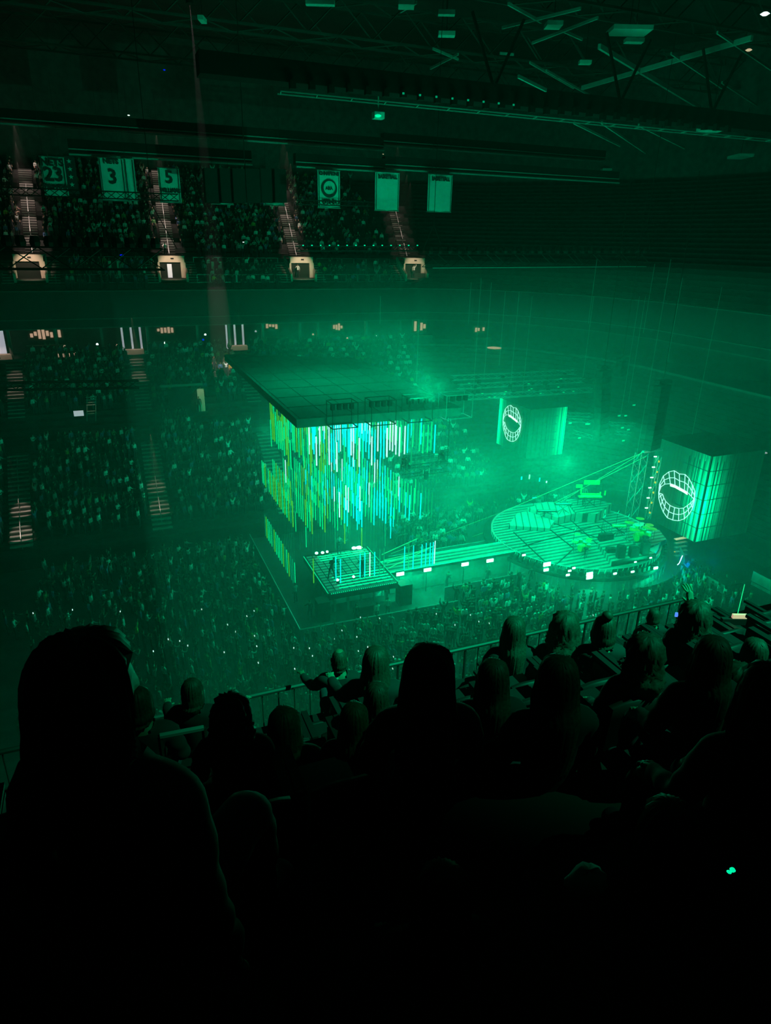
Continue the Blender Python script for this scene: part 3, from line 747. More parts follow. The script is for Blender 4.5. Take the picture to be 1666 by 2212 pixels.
# gear
def stand_(mb, p, h, r=.018):
    mb.bar(p, p+Vector((0, 0, h)), r, 5)
    for k in range(3):
        a = k*2.1; mb.bar(p+Vector((0, 0, .3)), p+Vector((.28*math.cos(a), .28*math.sin(a), 0)), r, 4)
def drums(px, py, label, n_c=5, s=1.0, zz=PZ+.02):
    o = atZ(px, py, zz); t = thing('drum_kit', label, 'drum kit', o)
    mb = MB(); mb.bar(o+Vector((-.25*s, -.1, .32*s)), o+Vector((.25*s, -.1, .32*s)), .30*s, 16); obj('bass_drum', mb, 'drum_shell', t)
    for k, (dx, dy, h, r_) in enumerate([(-.3, .3, .75, .17), (.1, .35, .78, .17), (.55, .2, .55, .22), (.45, -.35, .55, .19)]):
        mb = MB(); c = o+Vector((dx*s, dy*s, h*s)); mb.lathe([(r_*s, -.12*s), (r_*s, .12*s)], c, 14); d = obj('drum', mb, 'drum_shell', t)
        mb = MB(); mb.lathe([(r_*.95*s, 0), (r_*.95*s, .015)], c+Vector((0, 0, .12*s)), 14); obj('drum_skin', mb, 'drum_head', d)
    for k in range(n_c):
        a = k*2*PI/n_c; b = o+Vector((.75*math.cos(a)*s, .75*math.sin(a)*s, 0)); h = (1.0+.25*(k % 2))*s
        mb = MB(); stand_(mb, b, h); st = obj('cymbal_stand', mb, 'chrome', t)
        mb = MB(); mb.lathe([(.27*s, -.01), (.08*s, .03), (.02, .05)], b+Vector((0, 0, h)), 16); obj('cymbal', mb, 'cymbal', st)
    mb = MB(); mb.lathe([(.2*s, .45*s), (.2*s, .55*s)], o+Vector((0, -.6*s, 0)), 12); mb.bar(o+Vector((0, -.6*s, 0)), o+Vector((0, -.6*s, .5*s)), .03, 5); obj('stool', mb, 'black', t)
drums(1378, 1168, 'large yellow green drum kit at the right of the round stage', 7, 1.35, PZ+.47)
drums(1255, 1190, 'smaller yellow green percussion kit near the front of the round stage', 4, 1.0)
def keys(px, py, label, m_='keyboard_green', w=1.2, zz=PZ, h=.9):
    o = atZ(px, py, zz); t = thing('keyboard', label, 'keyboard', o)
    mb = MB(); mb.box(o+Vector((0, 0, h)), (w, .38, .12), R(-20)); obj('body', mb, m_, t)
    mb = MB(); mb.box(o+Vector((-.03, -.08, h+.07)), (w*.9, .16, .02), R(-20)); obj('keys', mb, 'drum_head', t)
    mb = MB()
    for s in (-1, 1): mb.bar(o+Vector((s*w*.35, -.25, 0)), o+Vector((-s*w*.35, .25, h)), .025, 4); mb.bar(o+Vector((s*w*.35, .25, 0)), o+Vector((-s*w*.35, -.25, h)), .025, 4)
    obj('stand', mb, 'truss_black', t)
keys(1335, 1156, 'green lit keyboard on a stand left of the big drum kit')
keys(1215, 1108, 'dark keyboard on a stand on the rear riser', 'black', 1.6, PZ+.7)
keys(1180, 1112, 'low dark effects table at the edge of the rear riser', 'black', 1.8, PZ+.7, .4)
keys(1272, 1096, 'tall green lit keyboard rack on the rearmost riser', 'keyboard_green', 2.2, PZ+.9, 1.1)
# green sign panels over the rear riser
o = atZ(1272, 1092, PZ+.9)
t = thing('green_light_frame', 'bright green light frame standing on the rear riser', 'light frame', o)
for (dx, z, w, h) in ((0, 2.35, 1.5, .42), (-1.15, 1.95, .6, .32), (-.9, 1.5, .12, .7), (.0, 1.15, 1.7, .22), (.95, 1.1, .12, .6), (1.4, 1.3, .12, .45)):
    p = o+Vector((dx*.92, dx*-.38, z)); mb = MB(); mb.box(p, (w, .1, h), R(-22)); obj('light_panel', mb, M.get('panel_g') or mat('panel_g', (.05, .4, .05), .5, emit=(0, .85, .10), es=.8), t)
mb = MB()
for dx in (-1.1, -.6, .5, 1.1): mb.bar(o+Vector((dx*.92, -dx*.38, 0)), o+Vector((dx*.92, -dx*.38, 2.3)), .03, 4)
obj('frame_post', mb, 'truss_black', t)
def amp(px, py, w, h, d, label):
    o = atZ(px, py, PZ+.42); t = thing('guitar_amplifier', label, 'amplifier', o)
    mb = MB(); mb.box(o+Vector((0, 0, h/2)), (w, d, h), R(-15)); obj('cabinet', mb, 'amp', t)
    mb = MB(); mb.box(o+Vector((.0, d*.5, h/2)), (w*.88, .03, h*.85), R(-15)); obj('grille', mb, 'road_case', t)
    mb = MB(); mb.bar(o+Vector((-.15, 0, h+.02)), o+Vector((.15, 0, h+.02)), .02, 5); obj('handle', mb, 'chrome', t)
amp(1340, 1204, .62, 1.05, .45, 'tall black amplifier, leftmost of the three standing on the near riser')
amp(1368, 1202, .70, .85, .5, 'black amplifier, middle one of three on the near riser')
amp(1392, 1196, .62, 1.1, .45, 'tall black amplifier, rightmost of the three on the near riser')
amp(1320, 1192, .8, .35, .5, 'low black wedge speaker beside the near riser edge')
o = atZ(1308, 1168, PZ); t = thing('guitar_rack', 'dark guitar rack with upright necks in the middle right of the round stage', 'instrument rack', o)
mb = MB(); mb.box(o+Vector((0, 0, .35)), (1.3, .4, .6), R(-10)); obj('rack_case', mb, 'black', t)
for k in range(5):
    mb = MB(); p = o+Vector((-.5+k*.25, .09-.04*k, .5)); mb.bar(p, p+Vector((.02, .1, .8)), .02, 4); mb.box(p+Vector((.02, .11, .85)), (.06, .03, .14)); obj('guitar_neck', mb, 'chrome', t)
for i, (px, py, h) in enumerate([(1237, 1182, 1.5), (1300, 1150, 1.4), (1207, 1112, 1.5), (1330, 1140, 1.4), (1262, 1205, 1.3), (1410, 1175, 1.3), (1352, 1150, 1.5), (1232, 1090, 2.2)]):
    o = atZ(px, py, PZ+.03); t = thing('microphone_stand', 'thin microphone stand '+['beside the percussion kit', 'in the middle of the round stage', 'beside the dark keyboard', 'by the string of cables near the rear right', 'in front of the percussion kit', 'right of the big drum kit', 'left of the big drum kit', 'tall, left of the green light frame'][i], 'microphone stand', o)
    mb = MB(); stand_(mb, o, h); obj('stand', mb, 'truss_black', t)
    mb = MB(); mb.bar(o+Vector((0, 0, h)), o+Vector((.25, .15, h+.2)), .015, 4); mb.lathe([(.03, 0), (.04, .05), (.01, .1)], o+Vector((.25, .15, h+.2)), 6); obj('microphone', mb, 'chrome', t)
# rear steps at right of the round stage
t = thing('stage_steps', 'warm lit steps behind the right rim of the round stage', 'steps', (*polar(-22, 8.3), 0))
for k in range(5):
    p = atY(1471, 1163+k*9, 41.0-.25*k); mb = MB(); mb.box(p, (1.3, .3, .06)); obj('step', mb, 'suite_warm' if k == 0 else 'concrete', t)  # top step given its own glow as if lamplit
lamp('steps_lamp', 'SPOT', (46, 39, 7), 120, WARM, tuple(atY(1471, 1175, 40.7)), 30, .5)
# blue lit backstage spot
p = atY(1470, 1212, 37.4)
t = thing('blue_tube_light', 'curved white tube light glowing beside the round stage', 'light', p)
mb = MB(); mb.path([p+Vector((.12, 0, .5)), p+Vector((.02, 0, .1)), p+Vector((-.08, 0, -.2)), p+Vector((-.25, 0, -.32))], .035, 6); obj('tube', mb, 'mouth_teeth', t)
mb = MB(); mb.bar(p+Vector((0, .1, -.9)), p+Vector((0, .1, .3)), .04, 5); obj('stand', mb, 'truss_black', t)
lamp('blue_tube_glow', 'POINT', tuple(p+Vector((.1, -.35, .1))), 160, (.0, .02, 1))
lamp('blue_glow', 'POINT', tuple(atY(1543, 1192, 38.5)), 25, (.0, .02, 1))
case('road_case', tuple(atZ(1500, 1245, 0)), (2.2, 1.2, 1.0), 'pale grey case beside the blue light', m_='concrete')

# ------------------------------------------------------------------ LED cubes
def led_screen(name, dark, sx_expr):
    pass
def screen_mat(name, mode):
    """vertical light bars that are bright beside one edge of the panel and fade away from it (screen content)"""
    m = bpy.data.materials.new(name); m.use_nodes = True; nt = m.node_tree; N = nt.nodes; L = nt.links.new; b = N['Principled BSDF']
    b.inputs['Base Color'].default_value = (.02, .03, .028, 1); b.inputs['Roughness'].default_value = .5
    uv = N.new('ShaderNodeTexCoord'); sp = N.new('ShaderNodeSeparateXYZ'); L(uv.outputs['UV'], sp.inputs[0])
    def math_(op, a, b_=None, c=None):
        n = N.new('ShaderNodeMath'); n.operation = op
        for i, q in enumerate((a, b_, c)):
            if q is None: continue
            if isinstance(q, (int, float)): n.inputs[i].default_value = q
            else: L(q, n.inputs[i])
        return n.outputs[0]
    u, v = sp.outputs[0], sp.outputs[1]
    cx, wx = mode[0], mode[1]
    gx = math_('EXPONENT', math_('MULTIPLY', math_('POWER', math_('ABSOLUTE', math_('DIVIDE', math_('SUBTRACT', u, cx), wx)), 2), -1))
    gv = math_('EXPONENT', math_('MULTIPLY', math_('POWER', math_('ABSOLUTE', math_('DIVIDE', math_('SUBTRACT', v, mode[2]), mode[3])), 2), -1))
    ns = N.new('ShaderNodeTexNoise'); ns.noise_dimensions = '1D'; ns.inputs['Scale'].default_value = mode[4]; ns.inputs['Detail'].default_value = 2
    L(u, ns.inputs['W'])
    st = N.new('ShaderNodeMapRange'); L(ns.outputs['Fac'], st.inputs[0]); st.inputs[1].default_value = .38; st.inputs[2].default_value = .62; st.inputs[3].default_value = .08; st.inputs[4].default_value = 1.2
    e = math_('MULTIPLY', math_('MULTIPLY', gx, gv), st.outputs[0])
    e = math_('ADD', e, math_('MULTIPLY', st.outputs[0], .010))
    L(math_('MULTIPLY', e, mode[5]), b.inputs['Emission Strength']); b.inputs['Emission Color'].default_value = (.0, .9, .32, 1)
    try: m.cycles.emission_sampling = 'NONE'
    except Exception: pass
    M[name] = m; return m
def quad_uv(name, pts, m, parent):
    me = bpy.data.meshes.new(name); off = wloc(parent); me.from_pydata([Vector(p)-off for p in pts], [], [(0, 1, 2, 3)])
    ul = me.uv_layers.new(name='UVMap')
    for i, c in enumerate(((0, 0), (1, 0), (1, 1), (0, 1))): ul.data[i].uv = c
    me.materials.append(m); o = bpy.data.objects.new(name, me); C.objects.link(o); o.parent = parent; return o
def mouth(parent, plane, pts_of, ):
    """wireframe open mouth drawn on the screen plane"""
    pass
def cube_screen(label, x, y, z0, z1, L1, L2, modes, mouth_px, vx=True):
    t = thing('video_cube', label, 'video screen', (x, y, z0))
    mb = MB(); mb.box((x+L2/2+.08, y+L1/2+.08, (z0+z1)/2), (L2-.1, L1-.1, z1-z0-.1)); obj('cube_frame', mb, 'black', t)
    m1 = screen_mat('screen_left_%d' % int(x), modes[0]); m2 = screen_mat('screen_near_%d' % int(x), modes[1])
    quad_uv('screen_panel', [(x, y+L1, z0), (x, y, z0), (x, y, z1), (x, y+L1, z1)], m1, t)
    quad_uv('screen_panel', [(x, y, z0), (x+L2, y, z0), (x+L2, y, z1), (x, y, z1)], m2, t)
    mb = MB(); H = z1-z0
    for k in range(1, 6):
        z = z0+H*k/6
        mb.bar((x-.05, y, z), (x-.05, y+L1*.45, z), .035, 4); mb.bar((x, y-.05, z), (x+L2*.75, y-.05, z), .035, 4)
    for k in range(5):
        mb.bar((x-.05, y+L1*.09*k, z0), (x-.05, y+L1*.09*k, z1*.93+z0*.07), .03, 4)
        mb.bar((x+L2*.12*k, y-.05, z0), (x+L2*.12*k, y-.05, z1*.93+z0*.07), .03, 4)
    mb.bar((x-.03, y-.03, z0), (x-.03, y-.03, z1), .08, 5)
    obj('mesh_frame', mb, 'truss_black', t)
    # the mouth
    def W(px, py): return atX(px, py, x-.1)
    (ux, uy, sx_, sy_) = mouth_px
    def T(a): return (ux+a[0]*sx_, uy+a[1]*sy_)
    out_u = [(-.46, -.05), (-.44, -.22), (-.34, -.38), (-.20, -.46), (-.06, -.485), (.07, -.42), (.22, -.41), (.32, -.33), (.41, -.2), (.47, -.08)]
    out_l = [(-.46, -.05), (-.46, .05), (-.41, .20), (-.34, .33), (-.24, .44), (-.10, .485), (.05, .50), (.20, .46), (.32, .37), (.41, .25), (.46, .10), (.47, -.08)]
    in_u = [(-.46, -.05), (-.40, -.17), (-.30, -.22), (-.16, -.23), (-.04, -.20), (.08, -.15), (.20, -.10), (.28, -.06), (.38, .02), (.45, .08)]
    in_l = [(-.46, -.05), (-.36, -.02), (-.33, .05), (-.28, .12), (-.17, .20), (-.05, .24), (.06, .26), (.18, .25), (.28, .20), (.36, .15), (.42, .1), (.45, .08)]
    def mid(a, b, f): return [(p[0]+(q[0]-p[0])*f, p[1]+(q[1]-p[1])*f) for p, q in zip(a, b)]
    mb = MB(); rr = .034*(sy_/107)**.6
    for A, B in ((out_u, in_u), (out_l, in_l)):
        for f in (0, .5, 1):
            mb.path([W(*T(p)) for p in mid(A, B, f)], rr, 4)
        for p, q in zip(A, B): mb.bar(W(*T(p)), W(*T(q)), rr, 4)
    obj('mouth_outline', mb, 'mouth_line', t, label='white wireframe open mouth shown on the screen')
    mb = MB()
    for k in range(4):
        a, b = in_u[3+k], in_u[4+k]
        A = [W(*T(a)), W(*T(b)), W(*T((b[0], b[1]+.05))), W(*T((a[0], a[1]+.05)))]
        mb.add(A+[p+Vector((-.04, 0, 0)) for p in A], [(0, 1, 2, 3), (7, 6, 5, 4), (0, 4, 5, 1), (3, 2, 6, 7)])
    obj('teeth', mb, 'mouth_teeth', t)
    return t
cube_screen('big hanging video cube at right showing a white wireframe mouth', 46.2, 39.75, 1.7, 9.6, 6.4, 6.2,
            [(1.0, .24, .42, .42, 34, 4.5), (0.0, .24, .42, .42, 30, 4.5)], (1462, 1070, 84, 110))
cube_screen('smaller hanging video cube further back showing a wireframe mouth', 39.0, 56.3, 5.3, 10.4, 5.9, 4.5,
            [(0.0, .14, .5, .9, 22, 2.4), (1.0, .22, .45, .7, 26, 2.6)], (1106, 914, 42, 80))
# light tower left of the big cube
t = thing('light_tower', 'tall truss tower with small amber and white lights beside the big video cube', 'lighting tower', (44.6, 45.4, 1.9))
mb = MB(); mb.truss((44.3, 45.8, 2.2), (44.3, 45.8, 8.4), .8, .03, .9); mb.truss((45.2, 44.6, 2.2), (45.2, 44.6, 8.3), .35, .025, .7); obj('truss', mb, 'truss_alu', t)
for k in range(6):
    mb = MB(); mb.box((45.1, 44.4, 2.9+k*1.0), (.12, .12, .14)); obj('amber_light', mb, 'led_amber', t)
    mb = MB(); mb.box((44.8, 44.7, 3.3+k*1.0), (.09, .1, .09)); mb.box((44.95, 44.65, 3.3+k*1.0), (.09, .1, .09)); obj('white_light', mb, 'led_white', t)
p = atX(1395, 978, 44.3)
mb = MB(); mb.box(p+Vector((.8, 0, .12)), (2.2, .3, .16)); obj('top_bar', mb, 'truss_alu', t)
# laser beams in the haze, drawn as thin glowing rods
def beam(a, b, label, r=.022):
    mb = MB(); mb.bar(a, b, r, 5); tag(obj('beam_rod', mb, 'laser'), label, 'light beam')
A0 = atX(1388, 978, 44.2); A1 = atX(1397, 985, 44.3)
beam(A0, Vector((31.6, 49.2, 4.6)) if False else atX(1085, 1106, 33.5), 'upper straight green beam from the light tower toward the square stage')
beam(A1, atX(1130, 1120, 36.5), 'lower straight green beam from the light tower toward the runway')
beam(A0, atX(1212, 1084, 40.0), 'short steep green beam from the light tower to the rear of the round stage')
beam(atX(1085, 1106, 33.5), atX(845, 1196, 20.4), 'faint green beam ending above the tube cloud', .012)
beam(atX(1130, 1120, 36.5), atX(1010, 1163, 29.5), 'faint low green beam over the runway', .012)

# ------------------------------------------------------------------ speakers, rigs
def array(p0, p1, n, w, label, y0):
    a, b = Vector(p0), Vector(p1); t = thing('line_array', label, 'speaker array', b)
    for k in range(n):
        c = a+(b-a)*(k+.5)/n; mb = MB(); h = (a-b).length/n*.92
        mb.box(c, (w, .7, h), R(20)); cb = obj('speaker_cabinet', mb, 'amp', t)
    mb = MB(); mb.box(a+Vector((0, 0, .3)), (w*.8, .6, .25)); mb.bar(a, a+Vector((0, 0, 16)), .03, 4); obj('hanging_frame', mb, 'truss_black', t)
array(atY(1305, 800, 50), atY(1298, 950, 50), 12, 1.55, 'long black hanging speaker array, left of the two', 50)
array(atY(1432, 832, 43), atY(1408, 970, 43), 12, 1.7, 'long black hanging speaker array above the light tower, right of the two', 43)
array(atY(1345, 780, 56), atY(1340, 812, 56), 3, 1.3, 'short black hanging speaker cluster behind the left array', 56)
t = thing('lighting_rig', 'wide black lighting rig hung over the rear video cube', 'lighting rig', (40, 57, 10.8))
mb = MB()
a, b = atY(1005, 862, 57), atY(1278, 845, 57)
for dz, dy in ((.15, 0), (.9, 1.5), (1.5, 3.0)):
    mb.truss(a+Vector((0, dy, dz)), b+Vector((0, dy, dz)), .45, .03, .9)
obj('truss', mb, 'truss_alu', t)
mb = MB()
for k in range(34):
    c = a+(b-a)*(k/33)+Vector((0, random.choice((0, 1.5, 3)), random.uniform(.2, 1.6))); mb.box(c, (.28, .3, .34))
obj('spot_heads', mb, 'black', t)
for k in range(14):
    c = a+(b-a)*(random.random())+Vector((0, -.3, random.uniform(-.0, 1.6))); mb = MB(); mb.box(c, (.22, .05, .06)); obj('small_light', mb, 'led_green', t)
t = thing('lighting_rig', 'horizontal rig of small lights right of the rear video cube', 'lighting rig', (48, 57, 8))
mb = MB()
for (x0, y0, x1, y1) in ((1225, 895, 1278, 897), (1225, 907, 1275, 910), (1240, 933, 1300, 950), (1318, 915, 1385, 918), (1330, 935, 1380, 938)):
    mb.truss(atY(x0, y0, 57), atY(x1, y1, 57), .35, .025, .7)
obj('truss', mb, 'truss_alu', t)
for (x, y) in [(1232, 914), (1268, 916), (1272, 916), (1252, 946), (1345, 924), (1358, 928), (1347, 952), (1352, 898), (1370, 875), (1338, 898)]:
    mb = MB(); mb.box(atY(x, y, 56.6), (.35, .06, .14)); obj('small_light', mb, 'led_green', t)
# follow-spot bridge with operators
t = thing('follow_spot_bridge', 'black truss bridge hanging beside the tube cloud with two follow spot seats', 'truss', (24.2, 46.5, 8.3))
a, b = atY(872, 1020, 46), atY(966, 1006, 46)
mb = MB(); mb.truss(a, b, .7, .04, .8); obj('lower_truss', mb, 'truss_black', t)
mb = MB(); mb.truss(a+Vector((0, 0, 1.1)), b+Vector((0, 0, 1.1)), .35, .025, .8); obj('upper_rail', mb, 'truss_black', t)
mb = MB()
for q in (a, b): mb.bar(q, q+Vector((0, 0, 5.5)), .03, 4)
obj('hanging_cable', mb, 'truss_black', t)
mb = MB()
for f in (.06, .9): c = a+(b-a)*f; mb.box(c+Vector((0, 0, .45)), (.6, .6, .1)); mb.box(c+Vector((0, .28, .75)), (.6, .08, .6))
obj('operator_seat', mb, 'black', t)
BR = (a, b)
p = a+(b-a)*.52+Vector((0, 0, -.9))
t = thing('moving_head_light', 'moving head lamp hanging under the follow spot bridge', 'stage light', p)
mb = MB(); mb.lathe([(.16, 0), (.22, .3), (.18, .6)], p, 12); obj('lamp_head', mb, 'black', t)
mb = MB(); mb.bar(p+Vector((-.27, 0, .2)), p+Vector((-.27, 0, .9)), .04, 4); mb.bar(p+Vector((.27, 0, .2)), p+Vector((.27, 0, .9)), .04, 4); obj('yoke', mb, 'truss_alu', t)
mb = MB(); mb.lathe([(.14, -.02), (.14, 0)], p, 12); obj('lens', mb, 'led_green', t)
lamp('moving_head_beam', 'SPOT', tuple(p+Vector((0, 0, -.05))), 2500, GREEN, (p.x+1.2, p.y, 0), 9, .4)
# long truss hanging across the back and others
def long_truss(a, b, w, label, m_='truss_black', heads=0, hm='black', cables=True, r=.05):
    a, b = Vector(a), Vector(b)
    t = thing('hanging_truss', label, 'truss', (a+b)/2)
    mb = MB(); mb.truss(a, b, w, r, w*1.3); obj('truss_frame', mb, m_, t)
    if heads:
        mb = MB()
        for k in range(heads):
            c = a+(b-a)*((k+.5)/heads)+Vector((0, 0, w*.5+.25)); mb.lathe([(.22, -.3), (.3, 0), (.2, .35)], c, 8)
        obj('light_heads', mb, hm, t)
    if cables:
        mb = MB()
        for f in (.03, .97):
            c = a+(b-a)*f; mb.bar(c+Vector((-w, 0, w*.5)), c+Vector((0, 0, 3.0)), .03, 4); mb.bar(c+Vector((w, 0, w*.5)), c+Vector((0, 0, 3.0)), .03, 4); mb.bar(c+Vector((0, 0, 3)), c+Vector((0, 0, 20)), .025, 4)
        obj('bridle_cable', mb, 'truss_black', t)
    return t
t = long_truss(atY(918, 563, 58), atY(1400, 560, 58), 1.1, 'long black truss with a row of lamp heads hanging over the stage', heads=26)
mb = MB(); mb.bar(atY(935, 579, 57.4), atY(1396, 576, 57.4), .05, 4); obj('pale_lower_edge', mb, 'truss_alu', t)
t = long_truss(atY(-60, 556, 46), atY(352, 560, 46), 1.2, 'near black truss crossing the leftmost upper bowl portal', heads=14, r=.06)
long_truss(atY(0, 412, 62), atY(385, 427, 62), .5, 'thin dark truss crossing the bottoms of the left banners', cables=False, heads=0)
long_truss(atY(640, 437, 62), atY(800, 441, 62), .35, 'thin dark truss crossing the bottom of the champions banner', cables=False)
long_truss(atY(640, 537, 62), atY(900, 537, 62), .4, 'thin dark truss with tiny lamps in front of the rightmost upper portal', cables=False, heads=0)
for k in range(14):
    p = atY(655+k*19, 530, 61.5); mb = MB(); mb.box(p, (.1, .1, .08)); tag(obj('pin_light', mb, 'led_green'), 'tiny pale pin light on the thin truss before the rightmost portal', 'lamp', 'pin lights on the thin truss')
long_truss(atY(-20, 835, 50), atY(300, 830, 50), .5, 'thin black truss crossing the top of the lower bowl stairs', cables=False)
# vertical rigging cables
for k, (px, y0, y1, Y_) in enumerate([(905, 690, 825, 58), (1018, 610, 700, 60), (1040, 600, 850, 58), (1062, 610, 820, 58), (1092, 630, 790, 58), (1122, 630, 860, 57), (1150, 640, 850, 57), (1283, 640, 815, 55), (1290, 560, 700, 55), (1382, 640, 900, 52), (1395, 640, 870, 52), (1415, 570, 720, 52), (1560, 620, 800, 47), (1475, 600, 780, 50), (1450, 560, 980, 50), (1535, 740, 960, 46), (822, 640, 700, 60)]):
    a = atY(px, y0, Y_); b = atY(px-(px-764)*(y1-y0)/3900, y1, Y_); mb = MB(); mb.bar(a, b, .018, 4)
    tag(obj('rigging_cable', mb, 'truss_alu'), 'thin pale vertical rigging cable hanging from the roof', 'cable', 'vertical rigging cables')

# ------------------------------------------------------------------ banners
def banner(px0, px1, py0, py1, Yb, label, texts, extra=None):
    a = atY(px0, py0, Yb); b = atY(px1, py0, Yb); c = atY((px0+px1)/2, py1, Yb)
    x0, x1, zt, zb = a.x, b.x, a.z, c.z; cx = (x0+x1)/2; W_ = x1-x0; H = zt-zb
    t = thing('banner', label, 'banner', (cx, Yb, zb))
    mb = MB(); n = 10; vs = []; fs = []
    for k in range(n+1):
        f = k/n
        for i in range(7):
            g = i/6; vs.append((x0+W_*g, Yb+.05*math.sin(g*9+f*3), zb+H*f))
    for k in range(n):
        for i in range(6): fs.append((k*7+i, k*7+i+1, (k+1)*7+i+1, (k+1)*7+i))
    mb.add(vs, fs); obj('cloth', mb, 'banner_cloth', t, smooth=True)
    mb = MB()
    for zz in (zt, zb): mb.bar((x0-.05, Yb, zz), (x1+.05, Yb, zz), .05, 5)
    obj('batten', mb, 'rail', t)
    mb = MB()
    for i in (.15, .85): mb.bar((x0+W_*i, Yb, zt), (x0+W_*i, Yb, zt+6), .015, 3)
    obj('hanging_line', mb, 'truss_black', t)
    mb = MB()
    for xx in (x0+.12, x1-.12): mb.box((xx, Yb-.09, (zt+zb)/2), (.06, .02, H*.95))
    obj('border_stripe', mb, 'banner_ink', t)
    for (s, f, size, sx_) in texts:
        m_ = text_mb(s, size, (cx, Yb-.12, zt-H*f), .02, .018, sx_); obj('lettering', m_, 'banner_ink', t)
    if extra: extra(t, cx, Yb-.12, zt, zb, W_, H)
    return t
banner(84, 137, 337, 424, 72, 'pale banner with dark letters NETS and number 23, leftmost of the hanging row', [('NETS', .15, .78, 1), ('23', .46, 1.55, 1), ('WILLIAMSON', .75, .42, .85)])
def stars(t, cx, y, zt, zb, W_, H):
    pass
p = atY(149, 340, 72); t = thing('star_banner', 'narrow dark banner strip with pale stars beside the NETS 23 banner', 'banner', (p.x, 72.1, p.z-3))
mb = MB(); mb.box((p.x, 72.15, p.z-1.4), (.85, .05, 3.0)); obj('cloth', mb, 'banner_ink', t)
for k in range(4):
    c = Vector((p.x-.05, 72.08, p.z-.3-k*.62)); vs = []
    for i in range(10):
        a = PI/2+i*PI/5; r_ = .22 if i % 2 == 0 else .09; vs.append(c+Vector((r_*math.cos(a), 0, r_*math.sin(a))))
    mb = MB(); mb.add(vs+[v+Vector((0, .03, 0)) for v in vs], [tuple(range(10)), tuple(range(19, 9, -1))]+[(i, (i+1) % 10, 10+(i+1) % 10, 10+i) for i in range(10)]); obj('star', mb, 'banner_cloth', t)
banner(211, 265, 340, 433, 72, 'pale banner with a large dark number 3, second from the left', [('NETS', .08, .55, 1), ('3', .45, 1.7, 1)])
banner(266, 288, 342, 433, 72.6, 'narrow pale banner strip at the right of the number 3 banner', [])
banner(340, 386, 362, 437, 72, 'pale banner with number 5 and letters WILLIAMS above the second aisle stair', [('5', .28, 1.5, 1), ('WILLIAMS', .66, .46, .9)])
def ball(t, cx, y, zt, zb, W_, H):
    c = Vector((cx, y, zt-H*.48)); mb = MB(); r1 = W_*.36; n = 28
    for i in range(n):
        a0, a1 = 2*PI*i/n, 2*PI*(i+1)/n
        w0 = .12+.16*(.5-.5*math.sin(a0+.7)); w1 = .12+.16*(.5-.5*math.sin(a1+.7))
        P = [c+Vector((math.cos(a0)*r1, 0, math.sin(a0)*r1)), c+Vector((math.cos(a1)*r1, 0, math.sin(a1)*r1)), c+Vector((math.cos(a1)*(r1-w1), 0, math.sin(a1)*(r1-w1))), c+Vector((math.cos(a0)*(r1-w0), 0, math.sin(a0)*(r1-w0)))]
        mb.add(P+[p+Vector((0, .02, 0)) for p in P], [(0, 1, 2, 3), (7, 6, 5, 4)])
    obj('round_emblem', mb, 'banner_ink', t)
    m_ = text_mb('ABA', .4, (cx, y, c.z), .02, .01, 1); obj('lettering', m_, 'banner_ink', t)
banner(686, 734, 367, 449, 72, 'pale banner lettered CHAMPIONS over a dark ring emblem and 1973-74', [('CHAMPIONS', .09, .42, .85), ('1973-74', .84, .52, .9)], ball)
banner(811, 863, 371, 455, 72, 'pale banner lettered BASKETBALL, left one of the pair above the rightmost stair', [('BASKETBALL', .12, .5, .75)])
banner(926, 978, 376, 458, 72, 'pale banner lettered BASKETBALL, rightmost of the hanging row', [('BASKETBALL', .12, .5, .75)])
banner(452, 500, 372, 441, 72, 'pale banner mostly hidden by the dark speaker cluster, left one', [])
banner(567, 612, 375, 443, 72, 'pale banner mostly hidden by the dark speaker cluster, right one', [])
t = thing('speaker_cluster', 'large black speaker cluster hanging in front of two banners', 'speaker', atY(530, 432, 66))
for px in (458, 485, 512, 545, 575, 600):
    mb = MB(); mb.box(atY(px, 402, 66), (1.3, 1.2, 2.7)); obj('cabinet', mb, 'amp', t)
mb = MB(); mb.bar(atY(450, 372, 66), atY(610, 374, 66), .08, 4); mb.bar(atY(530, 372, 66), atY(530, 372, 66)+Vector((0, 0, 14)), .05, 4); obj('hanging_bar', mb, 'truss_black', t)
for a in ((20, 334, 72), (250, 340, 72), (640, 362, 72), (900, 368, 72)):
    pass
lamp('banner_fill', 'SPOT', (20, 40, 16), 9000, GREEN, (14, 72, 31), 75, 1.0)  # added spot with no fixture, brightens the banners

# ------------------------------------------------------------------ roof
def member(a, b, z, r, m_, label, cat='beam', name='roof_beam'):
    p, q = atZ(*a, z), atZ(*b, z); mb = MB(); mb.box(((p+q)/2), ((q-p).length, r*2, r*3), math.atan2(q.y-p.y, q.x-p.x)); tag(obj(name, mb, m_), label, cat)
lines = [((0, 266), (830, 326), 'upper left'), ((830, 323), (1666, 369), 'crossing behind the catwalk'), ((150, 338), (545, 352), 'above the left banners'), ((640, 362), (833, 370), 'above the champions banner'), ((833, 371), (1440, 397), 'above the basketball banners')]
# long steel beams that run along the hall
for (a, b, nm), Yv in zip(lines, (76, 76, 73, 73, 73)):
    p, q = atY(*a, Yv), atY(*b, Yv); q.x = min(q.x, 60); zz = (p.z+q.z)/2
    mb = MB(); mb.box(((p.x+q.x)/2, Yv, zz), (q.x-p.x, .25, .12), 0, 0); mb.box(((p.x+q.x)/2, Yv+.1, zz+.45), (q.x-p.x, .1, .08)); tag(obj('roof_beam', mb, 'roof_steel'), 'long pale steel roof beam '+nm, 'beam')
    mb = MB(); mb.box(((p.x+q.x)/2, Yv+.6, zz+.75), (q.x-p.x, .9, 1.0)); tag(obj('air_duct', mb, 'black'), 'dark duct running above the steel beam '+nm, 'duct')
